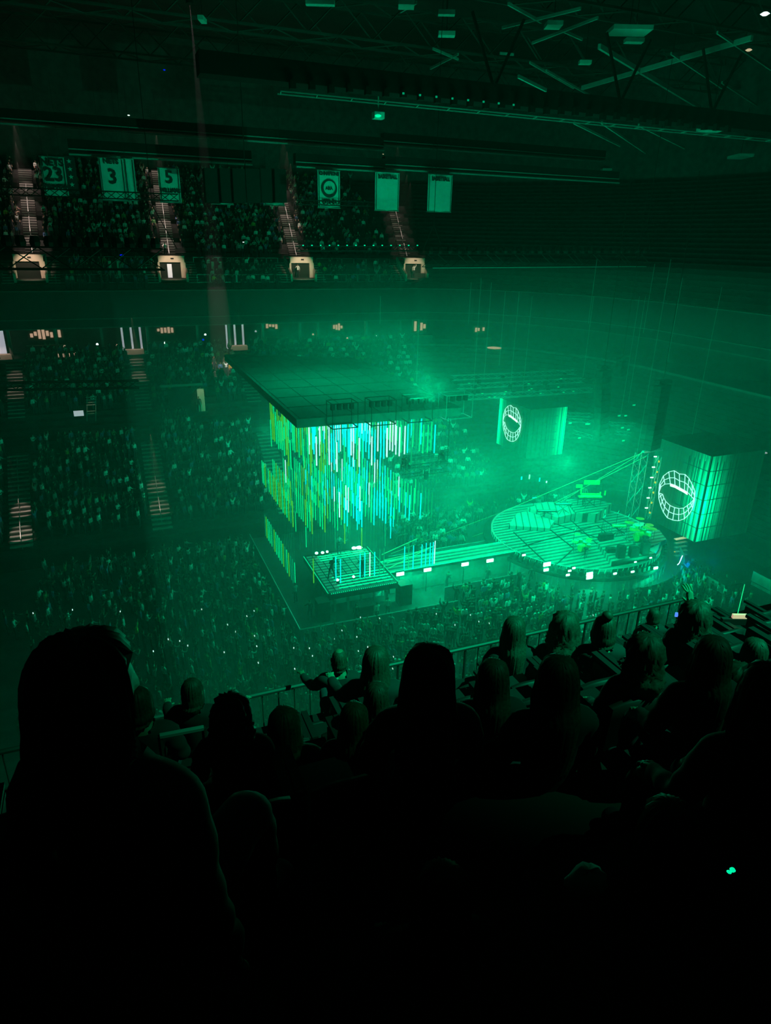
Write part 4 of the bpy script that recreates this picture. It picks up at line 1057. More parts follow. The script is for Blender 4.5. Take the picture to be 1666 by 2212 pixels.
# catwalk
t = thing('catwalk', 'long dark catwalk with rungs and lamps crossing the upper right of the hall', 'catwalk', (30, 52, 35))
A, B = atY(430, 180, 52), atY(1800, 305, 52); zc = (A.z+B.z)/2
mb = MB(); x0, x1 = A.x, B.x
mb.box(((x0+x1)/2, 52, zc+.9), (x1-x0, 1.6, 1.3)); obj('walkway', mb, 'black', t)
mb = MB()
for y in (50.2, 51.2): mb.bar((x0+5, y, zc-.5), (x1, y, zc-.5), .05, 4)
n = 22
for k in range(n):
    x = x0+5+(x1-x0-5)*k/n; mb.bar((x, 50.2, zc-.5), (x+.2, 51.2, zc-.5), .05, 4)
obj('ladder_edge', mb, 'roof_steel', t)
mb = MB()
for k in range(30):
    x = x0+6+k*1.35; mb.box((x, 51.0, zc+.15+random.uniform(-.1, .1)), (.4, .4, .5))
obj('lamp_cans', mb, 'amp', t)
for k in range(8):
    mb = MB(); x = x0+14+k*1.3; mb.box((x, 50.75, zc+.2), (.14, .05, .12)); obj('small_light', mb, 'tube_dim', t)
mb = MB()
for x in (x0+22, x0+34, x0+44): 
    mb.bar((x, 52, zc+1.4), (x-2.2, 52, zc+6), .12, 4); mb.bar((x, 52, zc+1.4), (x+2.2, 52, zc+6), .12, 4)
obj('hanger_brace', mb, 'truss_black', t)
cross = [((1085, 60), (1255, 18)), ((1098, 8), (1170, 48)), ((1150, 93), (1292, 38)), ((1220, 68), (1258, 85)), ((1258, 190), (1625, 82)), ((1295, 100), (1512, 232)), ((1550, 70), (1666, 150)), ((1180, 152), (1290, 215)), ((1145, 135), (1240, 190)), ((930, 148), (990, 117)), ((1450, 115), (1560, 190)), ((1560, 178), (1666, 248)), ((935, 105), (990, 128)), ((865, 25), (900, 5)), ((1080, 115), (1110, 118)), ((1240, 265), (1340, 315)), ((1300, 265), (1395, 330)), ((1380, 270), (1480, 320)), ((1120, 165), (1180, 195))]
for k, (a, b) in enumerate(cross):
    member(a, b, 42 if k < 15 else 36, .065 if k not in (4, 5) else .13, 'roof_steel', 'pale diagonal steel brace of the roof lattice', 'roof brace', 'roof_brace')
panels = [((692, 6), 62, 9, 'at the top edge left of centre'), ((1196, 54), 34, 18, 'square one near the top centre'), ((965, 28), 36, 9, 'upper of the two left of the lattice'), ((965, 74), 36, 10, 'lower of the two left of the lattice'), ((1360, 66), 86, 26, 'largest one, lit brightest'), ((1370, 88), 40, 9, 'below the largest one'), ((878, 10), 34, 20, 'at the top edge beside the dark drop'), ((1264, 135), 26, 6, 'small one in the lattice'), ((1535, 280), 50, 8, 'on the catwalk edge'), ((1600, 338), 34, 10, 'lowest one at the right'), ((1303, 369), 20, 10, 'small one under the steel beam'), ((437, 42), 12, 16, 'small one beside the pale cone')]
for (c, w, h, nm) in panels:
    z = 42 if c[1] < 200 else 36
    d0, d1, d2 = atZ(*c, z), atZ(c[0]+w/2, c[1], z), atZ(c[0], c[1]+h/2, z)
    t = thing('acoustic_panel', 'flat pale roof panel '+nm, 'ceiling panel', d0)
    hw, hd = (d1-d0).length, min((d2-d0).length, 4)
    mb = MB(); mb.box(d0, (hw*2, max(.4, hd*1.2), .3), R(-22)); obj('panel', mb, 'baffle', t)
    mb = MB(); mb.bar(d0, d0+Vector((0, 0, 5)), .03, 4); obj('hanger', mb, 'truss_black', t)
# roof truss chords
for k, (y, z) in enumerate([(38, 44), (56, 44), (74, 44), (90, 44)]):
    mb = MB(); mb.truss((-40, y, z+1.5), (76, y, z+1.5), 3.0, .14, 3.2)
    tag(obj('roof_truss', mb, 'roof_deck'), 'deep dark roof truss spanning the hall, '+['nearest', 'second', 'third', 'farthest'][k], 'truss')
# cone beam lamp
p = atY(410, 8, 62)
t = thing('ceiling_spotlight', 'ceiling spotlight sending a pale beam down at the upper left', 'spotlight', p)
mb = MB(); mb.lathe([(.3, 0), (.22, .5), (.1, .7)], p, 12); obj('lamp_can', mb, 'black', t)
mb = MB(); mb.bar(p+Vector((0, 0, .6)), p+Vector((0, 0, 8)), .04, 4); obj('hanger', mb, 'truss_black', t)
lamp('ceiling_spotlight_beam', 'SPOT', tuple(p-Vector((0, 0, .05))), 110000, (1, .75, .75), tuple(atY(449, 420, 69)), 5.0, .3)
for i, (px, py, nm, m_, s) in enumerate([(355, 151, 'blue, left', 'led_blue', .1), (615, 175, 'blue, middle', 'led_blue', .1), (849, 197, 'blue, right', 'led_blue', .08), (278, 249, 'white, upper left', 'led_white', .09), (1653, 30, 'bright white at the upper right corner', 'led_white', .3), (1618, 108, 'pinkish at the upper right', 'suite_warm', .25), (828, 333, 'pinkish above the champions banner', 'suite_warm', .08), (1593, 806, 'amber at the right wall', 'led_amber', .08), (1653, 978, 'white at the right edge', 'suite_white', .22), (526, 523, 'white in the upper crowd', 'led_white', .12), (263, 551, 'blue above the black truss', 'led_blue', .16), (817, 250, 'green white on the middle bracket', 'led_green', .3), (1458, 1192, 'orange by the tower foot', 'led_amber', .08)]):
    p = atY(px, py, {1653: 40, 1618: 45}.get(px, 60)) if px != 1458 else atY(px, py, 40)
    if px == 526: p = atY(px, py, 88)
    mb = MB(); mb.lathe([(s*.5, -s*.3), (s, 0), (s*.5, s*.3)], p, 8)
    tag(obj('indicator_light', mb, m_), 'tiny distant light, '+nm, 'lamp')
for (px, py, w, h, nm, m_) in ((1127, 1033, .14, .34, 'leftmost of a row of four', 'tube_cyan'), (1144, 1030, .14, .5, 'second of a row of four', 'suite_white'), (1166, 1036, .14, .42, 'third of a row of four', 'tube_cyan'), (1181, 1041, .14, .2, 'rightmost of a row of four', 'tube_white'), (1155, 1075, .5, .07, 'flat one just left of the rear riser', 'tube_cyan')):
    p = atZ(px, py, 3.2); t = thing('monitor_screen', 'tiny pale screen behind the round stage, '+nm, 'screen', (p.x, p.y, 0))
    mb = MB(); mb.box(p, (w, .05, h)); obj('screen_face', mb, m_, t); mb = MB(); mb.box(p+Vector((0, .06, 0)), (w+.08, .06, h+.08)); obj('casing', mb, 'black', t); mb = MB(); mb.bar((p.x, p.y+.06, 0), (p.x, p.y+.06, p.z), .03, 5); obj('stand', mb, 'truss_black', t)
# projector bracket in the middle
p = atY(817, 250, 60.5); t = thing('projector', 'pale projector bracket hung under the roof beam above centre', 'projector', p)
mb = MB(); mb.box(p, (.9, .7, .5)); obj('body', mb, 'baffle', t); mb = MB(); mb.bar(p, p+Vector((0, 0, 3)), .05, 4); obj('bracket', mb, 'roof_steel', t)
# ------------------------------------------------------------------ people
CLS = ['skin', 'hair', 'shirt', 'trousers']
def skeleton(arms=('down', 'down'), seated=False, lean=0.0, fingers=False, head=True, stride=0.0, bend=0.0):
    V = []; E = []
    def v(p, r, c, par=None):
        V.append((p, r, c)); i = len(V)-1
        if par is not None: E.append((par, i))
        return i
    hz = .52 if seated else .95
    def tilt(p):      # bend the upper body forward about the hips
        if not bend or p[2] < hz: return p
        dz = p[2]-hz; return (p[0], p[1]*math.cos(bend)+dz*math.sin(bend), hz+dz*math.cos(bend)-p[1]*math.sin(bend))
    T = lambda x, y, z: tilt((x, y+lean*(z-hz), z+(hz-.95)))  if False else tilt((x, y+lean*max(0, z-.95), z+(hz-.95)))
    pel = v((0, 0, hz), (.155, .12), 3)
    bel = v(T(0, 0, 1.10), (.135, .10), 2, pel)
    che = v(T(0, .0, 1.28), (.165, .115), 2, bel)
    upc = v(T(0, -.01, 1.40), (.13, .09), 2, che)
    nk = v(T(0, .0, 1.49), (.055, .055), 0, upc)
    if head:
        h0 = v(T(0, .02, 1.56), (.070, .078), 0, nk); h1 = v(T(0, .01, 1.64), (.083, .098), 1, h0); v(T(0, 0, 1.71), (.055, .065), 1, h1)
    else: v(T(0, .01, 1.57), (.052, .056), 0, nk)
    for s, mode in ((-1, arms[0]), (1, arms[1])):
        sh = v(T(s*.175, 0, 1.405), (.062, .060), 2, upc)
        P = {'down': ((.225, -.02, 1.13), (.235, .06, .90), (.235, .08, .82)),
             'lap': ((.235, .06, 1.16), (.17, .30, 1.04), (.15, .37, 1.02)),
             'up': ((.27, .06, 1.62), (.25, .10, 1.86), (.245, .12, 1.95)),
             'phone': ((.23, .20, 1.38), (.14, .30, 1.60), (.12, .32, 1.67)),
             'clap': ((.25, .12, 1.20), (.10, .32, 1.34), (.05, .38, 1.40)),
             'rail': ((.27, .18, 1.20), (.36, .42, 1.16), (.38, .50, 1.16)),
             'out': ((.42, .04, 1.33), (.66, .08, 1.40), (.74, .09, 1.42)),
             'guitar': ((.26, -.02, 1.15), (.10, .22, 1.08), (.04, .25, 1.06))}[mode]
        P = [(s*p[0], p[1], p[2]) for p in P]
        el = v(T(*P[0]), (.046, .046), 2, sh); wr = v(T(*P[1]), (.030, .026), 0, el); ha = v(T(*P[2]), (.040, .018), 0, wr)
        if fingers:
            pw, pe, ph = Vector(T(*P[1])), Vector(T(*P[0])), Vector(T(*P[2])); d = (ph-pw).normalized()
            side = Vector((s, 0, 0)); side = (side-d*side.dot(d)).normalized(); nrm = d.cross(side)
            if nrm.z > 0: nrm = -nrm
            for k, (off, L) in enumerate(((-.030, .072), (-.010, .080), (.010, .076), (.030, .060))):
                b = ph+side*off+d*.02; a1 = v(tuple(b+d*L*.45), (.0095, .0095), 0, ha); a2 = v(tuple(b+d*L*.75+nrm*L*.22), (.009, .009), 0, a1); v(tuple(b+d*L*.9+nrm*L*.5), (.008, .008), 0, a2)
            tb = v(tuple(pw+d*.035-side*.04), (.0115, .0115), 0, ha); v(tuple(pw+d*.07-side*.06+nrm*.015), (.010, .010), 0, tb)
    for s in (-1, 1):
        if seated:
            hp = v((s*.09, .04, hz-.02), (.088, .085), 3, pel); kn = v((s*.12, .44, hz-.0), (.064, .06), 3, hp); an = v((s*.12, .46, .10), (.043, .045), 3, kn); v((s*.125, .62, .045), (.045, .035), 3, an)
        else:
            st = stride*s
            hp = v((s*.095, 0, .88), (.088, .09), 3, pel); kn = v((s*.11, .03+st*.6, .50), (.062, .062), 3, hp); an = v((s*.12, -.02+st, .09), (.042, .044), 3, kn); v((s*.13, .13+st, .04), (.045, .035), 3, an)
    return V, E
def skin_mesh(V, E, sub=0):
    me = bpy.data.meshes.new('sk'); me.from_pydata([p for p, _, _ in V], E, [])
    o = bpy.data.objects.new('sk', me); C.objects.link(o)
    md = o.modifiers.new('s', 'SKIN'); md.branch_smoothing = .4; md.use_smooth_shade = True
    sv = me.skin_vertices[0].data
    for i, (_, r, _) in enumerate(V): sv[i].radius = r; sv[i].use_root = (i == 0)
    if sub: m2 = o.modifiers.new('u', 'SUBSURF'); m2.levels = sub; m2.render_levels = sub
    bpy.context.view_layer.update()
    out = bpy.data.meshes.new_from_object(o.evaluated_get(bpy.context.evaluated_depsgraph_get()))
    bpy.data.objects.remove(o); bpy.data.meshes.remove(me)
    # class of each face from the nearest bone vertex
    P = np.array([p for p, _, _ in V]); cl = np.array([c for _, _, c in V])
    n = len(out.vertices); co = np.empty(n*3); out.vertices.foreach_get('co', co); co = co.reshape(-1, 3)
    segs = np.array(E); A, B = P[segs[:, 0]], P[segs[:, 1]]
    faces = [tuple(p.vertices) for p in out.polygons]; cls = []
    for f in faces:
        c = co[list(f)].mean(0); ab = B-A; t = np.clip(((c-A)*ab).sum(1)/np.maximum((ab*ab).sum(1), 1e-9), 0, 1)
        d = np.linalg.norm(A+ab*t[:, None]-c, axis=1); k = int(d.argmin())
        k_ = cl[segs[k, 1]] if t[k] > .45 else cl[segs[k, 0]]
        cls.append(int(k_))
    bpy.data.meshes.remove(out)
    return co, faces, cls
POSES = [(('down', 'down'), 0), (('up', 'down'), 0), (('up', 'up'), 0), (('clap', 'clap'), 0), (('down', 'phone'), 0), (('rail', 'down'), 0)]
POSE_NAME = ['arms down', 'arm raised', 'both arms up', 'hands together', 'holding phone', 'arm forward']
low = []; mid_ = []
for a, _ in POSES:
    V, E = skeleton(a); low.append(skin_mesh(V, E, 0)); mid_.append(skin_mesh(V, E, 1))
SHIRTS = ['shirt_black', 'shirt_black', 'shirt_grey', 'shirt_white', 'shirt_blue', 'shirt_green', 'shirt_yellow', 'shirt_pink']
SN = {'shirt_black': 'black', 'shirt_grey': 'grey', 'shirt_white': 'white', 'shirt_blue': 'dark blue', 'shirt_green': 'dark green', 'shirt_yellow': 'yellow', 'shirt_pink': 'pink'}
def figure_mesh(src, shirt, skin='skin', hair='hair', tr='trousers', name='person'):
    co, faces, cls = src
    me = bpy.data.meshes.new(name); me.from_pydata([tuple(c) for c in co], [], faces)
    for m in (skin, hair, shirt, tr): me.materials.append(M[m])
    me.polygons.foreach_set('material_index', cls); me.polygons.foreach_set('use_smooth', [True]*len(faces)); me.update(); return me

# where spectators stand
def blocked(x, y):
    if 9.6 < x < 22.4 and 38.2 < y < 57: return True
    if 22 <= x < 30.5 and 40.4 < y < 47.8: return True
    if math.hypot(x-37, y-44.8) < 9.7: return True
    if x > 44 and y > 30: return True
    return False
ppl = []     # x, y, z, face angle, region
def look(x, y, tx=24, ty=45): return math.atan2(ty-y, tx-x)-PI/2
for gy in np.arange(26, 57.0, .78):
    for gx in np.arange(-9, 46, .70):
        x = gx+random.uniform(-.25, .25); y = gy+random.uniform(-.25, .25)
        if blocked(x, y) or random.random() < .07: continue
        if x < 1 and random.random() < .35 or y > 55.5: continue
        if x > 30 and y < 31 and random.random() < .6: continue
        reg = 'pit'
        ppl.append((x, y, 0.0, look(x, y)+random.uniform(-.3, .3), 'floor'))
dyr = 25.1/NR
for k in range(1, NR):
    y = 57.5+dyr*(k+.55); z = Z0L+(Z1L-Z0L)*(k+1)/NR
    if 69.2 < y < 73.3:
        if random.random() < .85: pass
    for gx in np.arange(-13.5, 37, .55):
        x = gx+random.uniform(-.1, .1)
        if any(abs(x-(a+(b-a)*((y-58)/24))) < 1.15 for a, b in LA): continue
        if 69.2 < y < 73.3 and not (4.5 < x < 7 or x > 15.5): continue
        if random.random() < .24: continue
        ppl.append((x, y, z, look(x, y)+random.uniform(-.2, .2), 'lower'))
dyu = 22.5/NU
for k in range(0, NU-1):
    y = 84.0+dyu*(k+.55); z = Z0U+(Z1U-Z0U)*(k+1)/NU
    for gx in np.arange(-13.5, 37, .58):
        x = gx+random.uniform(-.1, .1)
        if any(abs(x-(a+(c-a)*((y-b)/(d-b)))) < 1.2 for a, b, c, d in UA): continue
        if y < 91 and any(abs(x-a) < 3.2 for a, b, c, d in UA): continue
        if 87.3 < y < 89.2: continue
        if random.random() < .30 or (x > 30 and random.random() < .6): continue
        ppl.append((x, y, z, look(x, y)+random.uniform(-.2, .2), 'upper'))
def shirt_for(): return random.choices(SHIRTS, (34, 20, 14, 15, 8, 5, 2, 2))[0]
cand = []
for p in ppl:
    q = proj((p[0], p[1], p[2]+1.5))
    s_ = FPX/q[2] if q[2] > 1 else 0
    vis = 5 < q[0] < 1661 and 300 < q[1] < 1475 and not (q[0] < 300 and q[1] > 1350) and not (q[0] > 850 and q[1] > 1330+(1666-q[0])*.05)
    if q[0] < -60 or q[0] > 1720: cand.append((0, 'x', p)); continue
    cand.append((s_ if vis else 0, '', p))
order = sorted([c for c in cand if c[0] > 0], key=lambda c: -c[0])[:285]
chosen = set(id(c[2]) for c in order)
meshes = {}
def zone(x, y):
    if y > 57: return 'lower bowl'
    if x < 9.9: return 'left of square stage'
    if y < 32: return 'floor nearest balcony'
    if x < 22.4: return 'before square stage'
    if y > 47: return 'behind runway'
    if x < 29.5: return 'before runway'
    return 'before round stage'
phones = []
for _, _, p in order:
    po = random.choices(range(6), (46, 10, 8, 12, 16, 8))[0]; sh = shirt_for()
    if (po, sh) not in meshes: meshes[(po, sh)] = figure_mesh(mid_[po], sh, random.choice(('skin', 'skin', 'skin_dark')), random.choice(('hair', 'hair_brown')), 'trousers', 'spectator')
    o = bpy.data.objects.new('spectator', meshes[(po, sh)]); C.objects.link(o)
    o.location = (p[0], p[1], p[2]); o.rotation_euler = (0, 0, p[3]); s = random.uniform(.93, 1.06); o.scale = (s, s, s)
    tag(o, 'spectator, %s top, %s, %s' % (SN[sh], POSE_NAME[po], zone(p[0], p[1])), 'person', 'standing spectators')
    if po == 4: phones.append(Vector((p[0], p[1], p[2])) + Matrix.Rotation(p[3], 3, 'Z') @ Vector((.12, .36, 1.70))*s)
# everyone else is one mass
SL = ['skin', 'hair', 'trousers']+['shirt_black', 'shirt_grey', 'shirt_white', 'shirt_blue', 'shirt_green', 'shirt_yellow', 'shirt_pink', 'skin_dark']
vs = []; fa = []; mi = []; base = 0; loops = []
for s_, fl, p in cand:
    if fl == 'x' or id(p) in chosen: continue
    if p[4] == 'floor' and p[0] < -7: continue
    po = random.choices(range(6), (52, 8, 8, 14, 10, 8))[0]; co, faces, cls = low[po]
    s = random.uniform(.9, 1.06); c_, n_ = math.cos(p[3])*s, math.sin(p[3])*s
    w = co @ np.array([[c_, n_, 0], [-n_, c_, 0], [0, 0, s]]) + np.array(p[:3])
    vs.append(w); sh = SL.index(shirt_for()); sk = random.choice((0, 0, 10)); mp = {0: sk, 1: 1, 2: sh, 3: 2}
    for f, c in zip(faces, cls): fa.append([i+base for i in f]); mi.append(mp[c])
    base += len(w)
me = bpy.data.meshes.new('crowd'); me.from_pydata(np.concatenate(vs).tolist(), [], fa)
for m in SL: me.materials.append(M[m])
me.polygons.foreach_set('material_index', mi); me.update()
o = bpy.data.objects.new('crowd', me); C.objects.link(o)
tag(o, 'dense crowd of distant spectators filling floor and both seating bowls', 'crowd', kind='stuff')
print('people', len(ppl), 'verts', base)
# phone screens
pm = MB(); pm.box((0, 0, 0), (.06, .012, .11)); pme = pm.mesh('phone', ['phone_screen'])
for i, q in enumerate(phones[:60]):
    o = bpy.data.objects.new('phone', pme); C.objects.link(o); o.location = q; o.rotation_euler = (R(-30), 0, random.uniform(-.6, .6))
    tag(o, 'tiny glowing phone screen held up in the floor crowd', 'phone', 'glowing phones in the floor crowd')

# aisle and stage people
def put(p, rz, pose, shirt, label, lean=0.0, bend=0.0, stride=0.0, s=1.0, name='person', seated=False, tr='trousers', skin='skin', hair='hair'):
    V, E = skeleton(pose, seated, lean, False, True, stride, bend); src = skin_mesh(V, E, 1)
    o = bpy.data.objects.new(name, figure_mesh(src, shirt, skin, hair, tr)); C.objects.link(o); o.location = p; o.rotation_euler = (0, 0, rz); o.scale = (s, s, s)
    return tag(o, label, 'person')
o = atZ(716, 1250, PZ+.03)
put(o, R(-60), ('guitar', 'phone'), 'shirt_black', 'performer in dark clothes bending at the left of the square stage', bend=.45, stride=.22, s=1.05)
put(atZ(783, 1246, PZ+.03), R(-170), ('guitar', 'out'), 'shirt_black', 'performer in dark clothes with one arm out at the right of the square stage', stride=.12)
put(atZ(733, 1197, PZ+.03), R(-180), ('guitar', 'guitar'), 'shirt_grey', 'performer playing guitar at the rear of the square stage')
for px, py, lab, pose in ((733, 1197, 'guitar held by the performer at the rear of the square stage', 0), (783, 1246, 'guitar held by the performer at the right of the square stage', 1)):
    c = atZ(px, py, PZ)+Vector((0, -.24, 1.08)); t = thing('electric_guitar', lab, 'guitar', c)
    mb = MB(); mb.box(c, (.36, .06, .26)); mb.box(c+Vector((-.14, 0, 0)), (.14, .055, .34)); obj('guitar_body', mb, 'black', t)
    mb = MB(); mb.bar(c, c+Vector((.62, .02, .22)), .02, 5); mb.box(c+Vector((.66, .02, .235)), (.12, .03, .07)); obj('guitar_neck', mb, 'chrome', t)
put((18.2+1.0, 41.6, 0), R(40), ('down', 'down'), 'shirt_black', 'stage crew member in black standing beside the right corner of the square stage')
put((14.4, 39.9, 0), R(0), ('down', 'down'), 'shirt_black', 'security person in black standing in the pit before the square stage')
put((15.9, 39.6, 0), R(10), ('down', 'clap'), 'shirt_pink', 'person in a pale pink top standing in the pit before the square stage')
put((16.9, 40.0, 0), R(-10), ('down', 'down'), 'shirt_grey', 'person in grey standing in the pit right of the pink top')
put((11.1, 44.5, 0), R(30), ('down', 'down'), 'shirt_grey', 'security person in the lane left of the square stage')
put((11.4, 41.6, 0), R(0), ('rail', 'down'), 'shirt_black', 'security person at the end of the lane left of the square stage')
put((22.9, 42.2, 0), R(-90), ('clap', 'clap'), 'shirt_black', 'camera operator in black between the two flood lights of the runway', bend=.2)
put((26.3, 41.7, 0), R(-60), ('rail', 'down'), 'shirt_black', 'crew member in black crouching by the right part of the runway', bend=.5)
put((29.8, 40.6, 0), R(-30), ('down', 'down'), 'shirt_black', 'crew member in black near the corner of runway and round stage')
put(atZ(1388, 1160, PZ+.5), R(120), ('clap', 'clap'), 'shirt_black', 'drummer sitting behind the big drum kit', seated=True)
put(atZ(1268, 1090, PZ+.9)+Vector((0, .5, 0)), R(180), ('lap', 'lap'), 'shirt_pink', 'keyboard player with pink lit face under the green light frame')
for f, nm, rz in ((.06, 'left', R(70)), (.9, 'right', R(70))):
    c = BR[0]+(BR[1]-BR[0])*f+Vector((0, 0, -.02))
    put(c, rz, ('lap', 'clap'), 'shirt_black', 'follow spot operator sitting at the %s end of the hanging truss bridge' % nm, seated=True)
put((8.0, 89.6, 23.7), R(180), ('down', 'rail'), 'shirt_white', 'person in white top walking on the second upper aisle stair')
put((6.1, 87.2, 22.1), R(180), ('down', 'down'), 'shirt_pink', 'person in pink top left of the second upper portal')
put((39.0, 85.9, 21.45), R(150), ('up', 'down'), 'shirt_white', 'person in white standing in the rightmost upper portal')
put((23.2, 85.9, 21.45), R(150), ('down', 'clap'), 'shirt_white', 'person in white standing in the third upper portal')
put((26.5, 87.6, 22.2), R(180), ('lap', 'lap'), 'shirt_yellow', 'spectator in yellow sitting right of the third upper portal', seated=True)
put((27.0, 86.9, 21.7), R(180), ('lap', 'lap'), 'shirt_yellow', 'second spectator in yellow sitting right of the third upper portal', seated=True)
put((27.7, 86.0, 21.2), R(180), ('lap', 'lap'), 'shirt_blue', 'spectator in blue sitting in front of the yellow tops', seated=True)
put((-11.2, 84.6, 13.2), R(180), ('down', 'down'), 'shirt_black', 'dark silhouette standing before the leftmost lit suite door')
# vomitory lights in the lower bowl
p = atY(429, 862, 71.5)
t = thing('exit_portal', 'lit exit portal in the middle of the lower bowl with a dark figure', 'entrance portal', (p.x, 71.5, zl(71)))
mb = MB(); mb.box((p.x-1.6, 71.2, p.z+1.6), (4.2, .3, .22)); obj('lit_lintel', mb, 'fascia_trim', t)
mb = MB(); mb.box((p.x+.3, 71.9, p.z-.2), (.7, .2, 2.4)); obj('lit_wall', mb, 'portal_wall', t)
mb = MB(); mb.box((p.x-1.4, 72.0, p.z-.2), (3.2, .2, 2.6)); obj('exit_shade', mb, 'black', t)  # black sheet painted as the shade inside the exit
lamp('portal_lamp', 'SPOT', (p.x, 70, p.z+1.6), 45, WARM, (p.x+.3, 71.9, p.z), 50, .5)
put((p.x, 71.4, p.z-1.4), R(180), ('down', 'down'), 'shirt_black', 'dark figure standing in the lit exit portal of the lower bowl')
p = atY(170, 893, 68); mb = MB(); mb.box(p, (.85, .08, .5)); tag(obj('bright_screen', mb, 'suite_white'), 'small bright white screen in the dark middle of the left lower bowl', 'screen')
t = thing('lit_ladder', 'small stack of pale lit rungs standing in the lower bowl beside the bright screen', 'ladder', atY(197, 905, 67))
for k in range(6):
    mb = MB(); mb.box(atY(197-k*.3, 858+k*5.5+(8 if k > 3 else 0), 67), (.95-.05*k, .1, .06)); obj('rung', mb, 'concrete', t)
mb = MB()
for px in (188, 207): mb.bar(atY(px, 855, 67.1), atY(px, 910, 67.1), .04, 4)
obj('side_rail', mb, 'rail', t)
lamp('screen_spill', 'SPOT', tuple(atY(195, 850, 65)), 60, WARM, tuple(atY(197, 880, 67)), 22, .6)

# ------------------------------------------------------------------ our balcony
F0 = 24.72
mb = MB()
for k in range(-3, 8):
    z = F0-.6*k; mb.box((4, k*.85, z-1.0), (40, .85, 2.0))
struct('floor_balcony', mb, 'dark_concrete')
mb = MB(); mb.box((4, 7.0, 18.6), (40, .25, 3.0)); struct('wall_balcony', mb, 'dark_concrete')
t = thing('balcony_railing', 'dark metal railing with upright bars along the front of our balcony', 'railing', (5, 6.6, 20.1))
zr = 21.0
mb = MB(); mb.bar((-3, 6.6, zr), (7.9, 6.6, zr), .03, 8); obj('handrail', mb, 'rail_dark', t)
mb = MB(); mb.bar((-3, 6.6, zr-.82), (7.9, 6.6, zr-.82), .022, 6); obj('lower_rail', mb, 'rail_dark', t)
for k in range(56):
    x = -2.9+k*.195; mb = MB(); mb.bar((x, 6.6, zr-.82), (x, 6.6, zr), .018 if k % 5 == 0 else .009, 5); obj('baluster', mb, 'rail_dark', t)
for (a, b, y, nm, m_) in (((345, 1590), (440, 1572), 3.9, 'left, behind the big dark head', 'concrete'), ((1240, 1434), (1300, 1422), 4.2, 'right, behind the row of long hair', 'rail')):
    p, q = atY(*a, y), atY(*b, y); t = thing('aisle_grab_rail', 'short pale grab rail between the balcony seats, '+nm, 'handrail', p)
    mb = MB(); mb.bar(p, q, .02, 6); obj('bar', mb, m_, t)
    mb = MB()
    for r_ in (p, q): mb.bar(r_, Vector((r_.x, r_.y, r_.z-.85)), .018, 6)
    obj('post', mb, 'rail_dark', t)
# seats
def seat(x, k, label):
    z = F0-.6*k; y = k*.85; t = thing('folding_chair', label, 'seat', (x, y, z))
    mb = MB(); mb.box((x, y+.02, z+.42), (.46, .42, .07)); obj('seat_pan', mb, 'seat_plastic', t)
    mb = MB(); vs = []
    n = 8
    for f in range(n+1):
        g = f/n; xx = x-.23+.46*g; yy = y-.22-.04*math.sin(g*PI)
        for zz in (z+.45, z+.68, z+.80-.05*abs(2*g-1)**3):
            vs.append((xx, yy-.08*(zz-z-.45), zz))
    vs += [(v[0], v[1]-.04, v[2]) for v in vs]; m_ = 3*(n+1); fs = []
    for f in range(n):
        for j in range(2):
            a = f*3+j; fs.append((a, a+3, a+4, a+1)); fs.append((m_+a+1, m_+a+4, m_+a+3, m_+a))
        fs.append((f*3+2, f*3+5, m_+f*3+5, m_+f*3+2))
    mb.add(vs, fs); obj('backrest', mb, 'seat_plastic', t, smooth=True)
    for sd in (-1, 1):
        mb = MB(); mb.box((x+sd*.24, y, z+.3), (.03, .3, .6)); obj('side_support', mb, 'rail_dark', t)
        mb = MB(); mb.box((x+sd*.25, y+.02, z+.64), (.05, .34, .03)); obj('armrest', mb, 'seat_plastic', t)
for k in range(1, 7):
    for x in np.arange(-1.4, 7.5, .56):
        if k < 3 and int(x*10) % 3: continue
        q = proj((x, k*.85-.2, F0-.6*k+.8))
        if -40 < q[0] < 1700 and q[1] < 2250: seat(x+random.uniform(-.01, .01), k, 'dark folding balcony seat under the foreground spectators')
for o in bpy.data.objects:
    if o.name.startswith('folding_chair'): o['group'] = 'dark balcony seats'

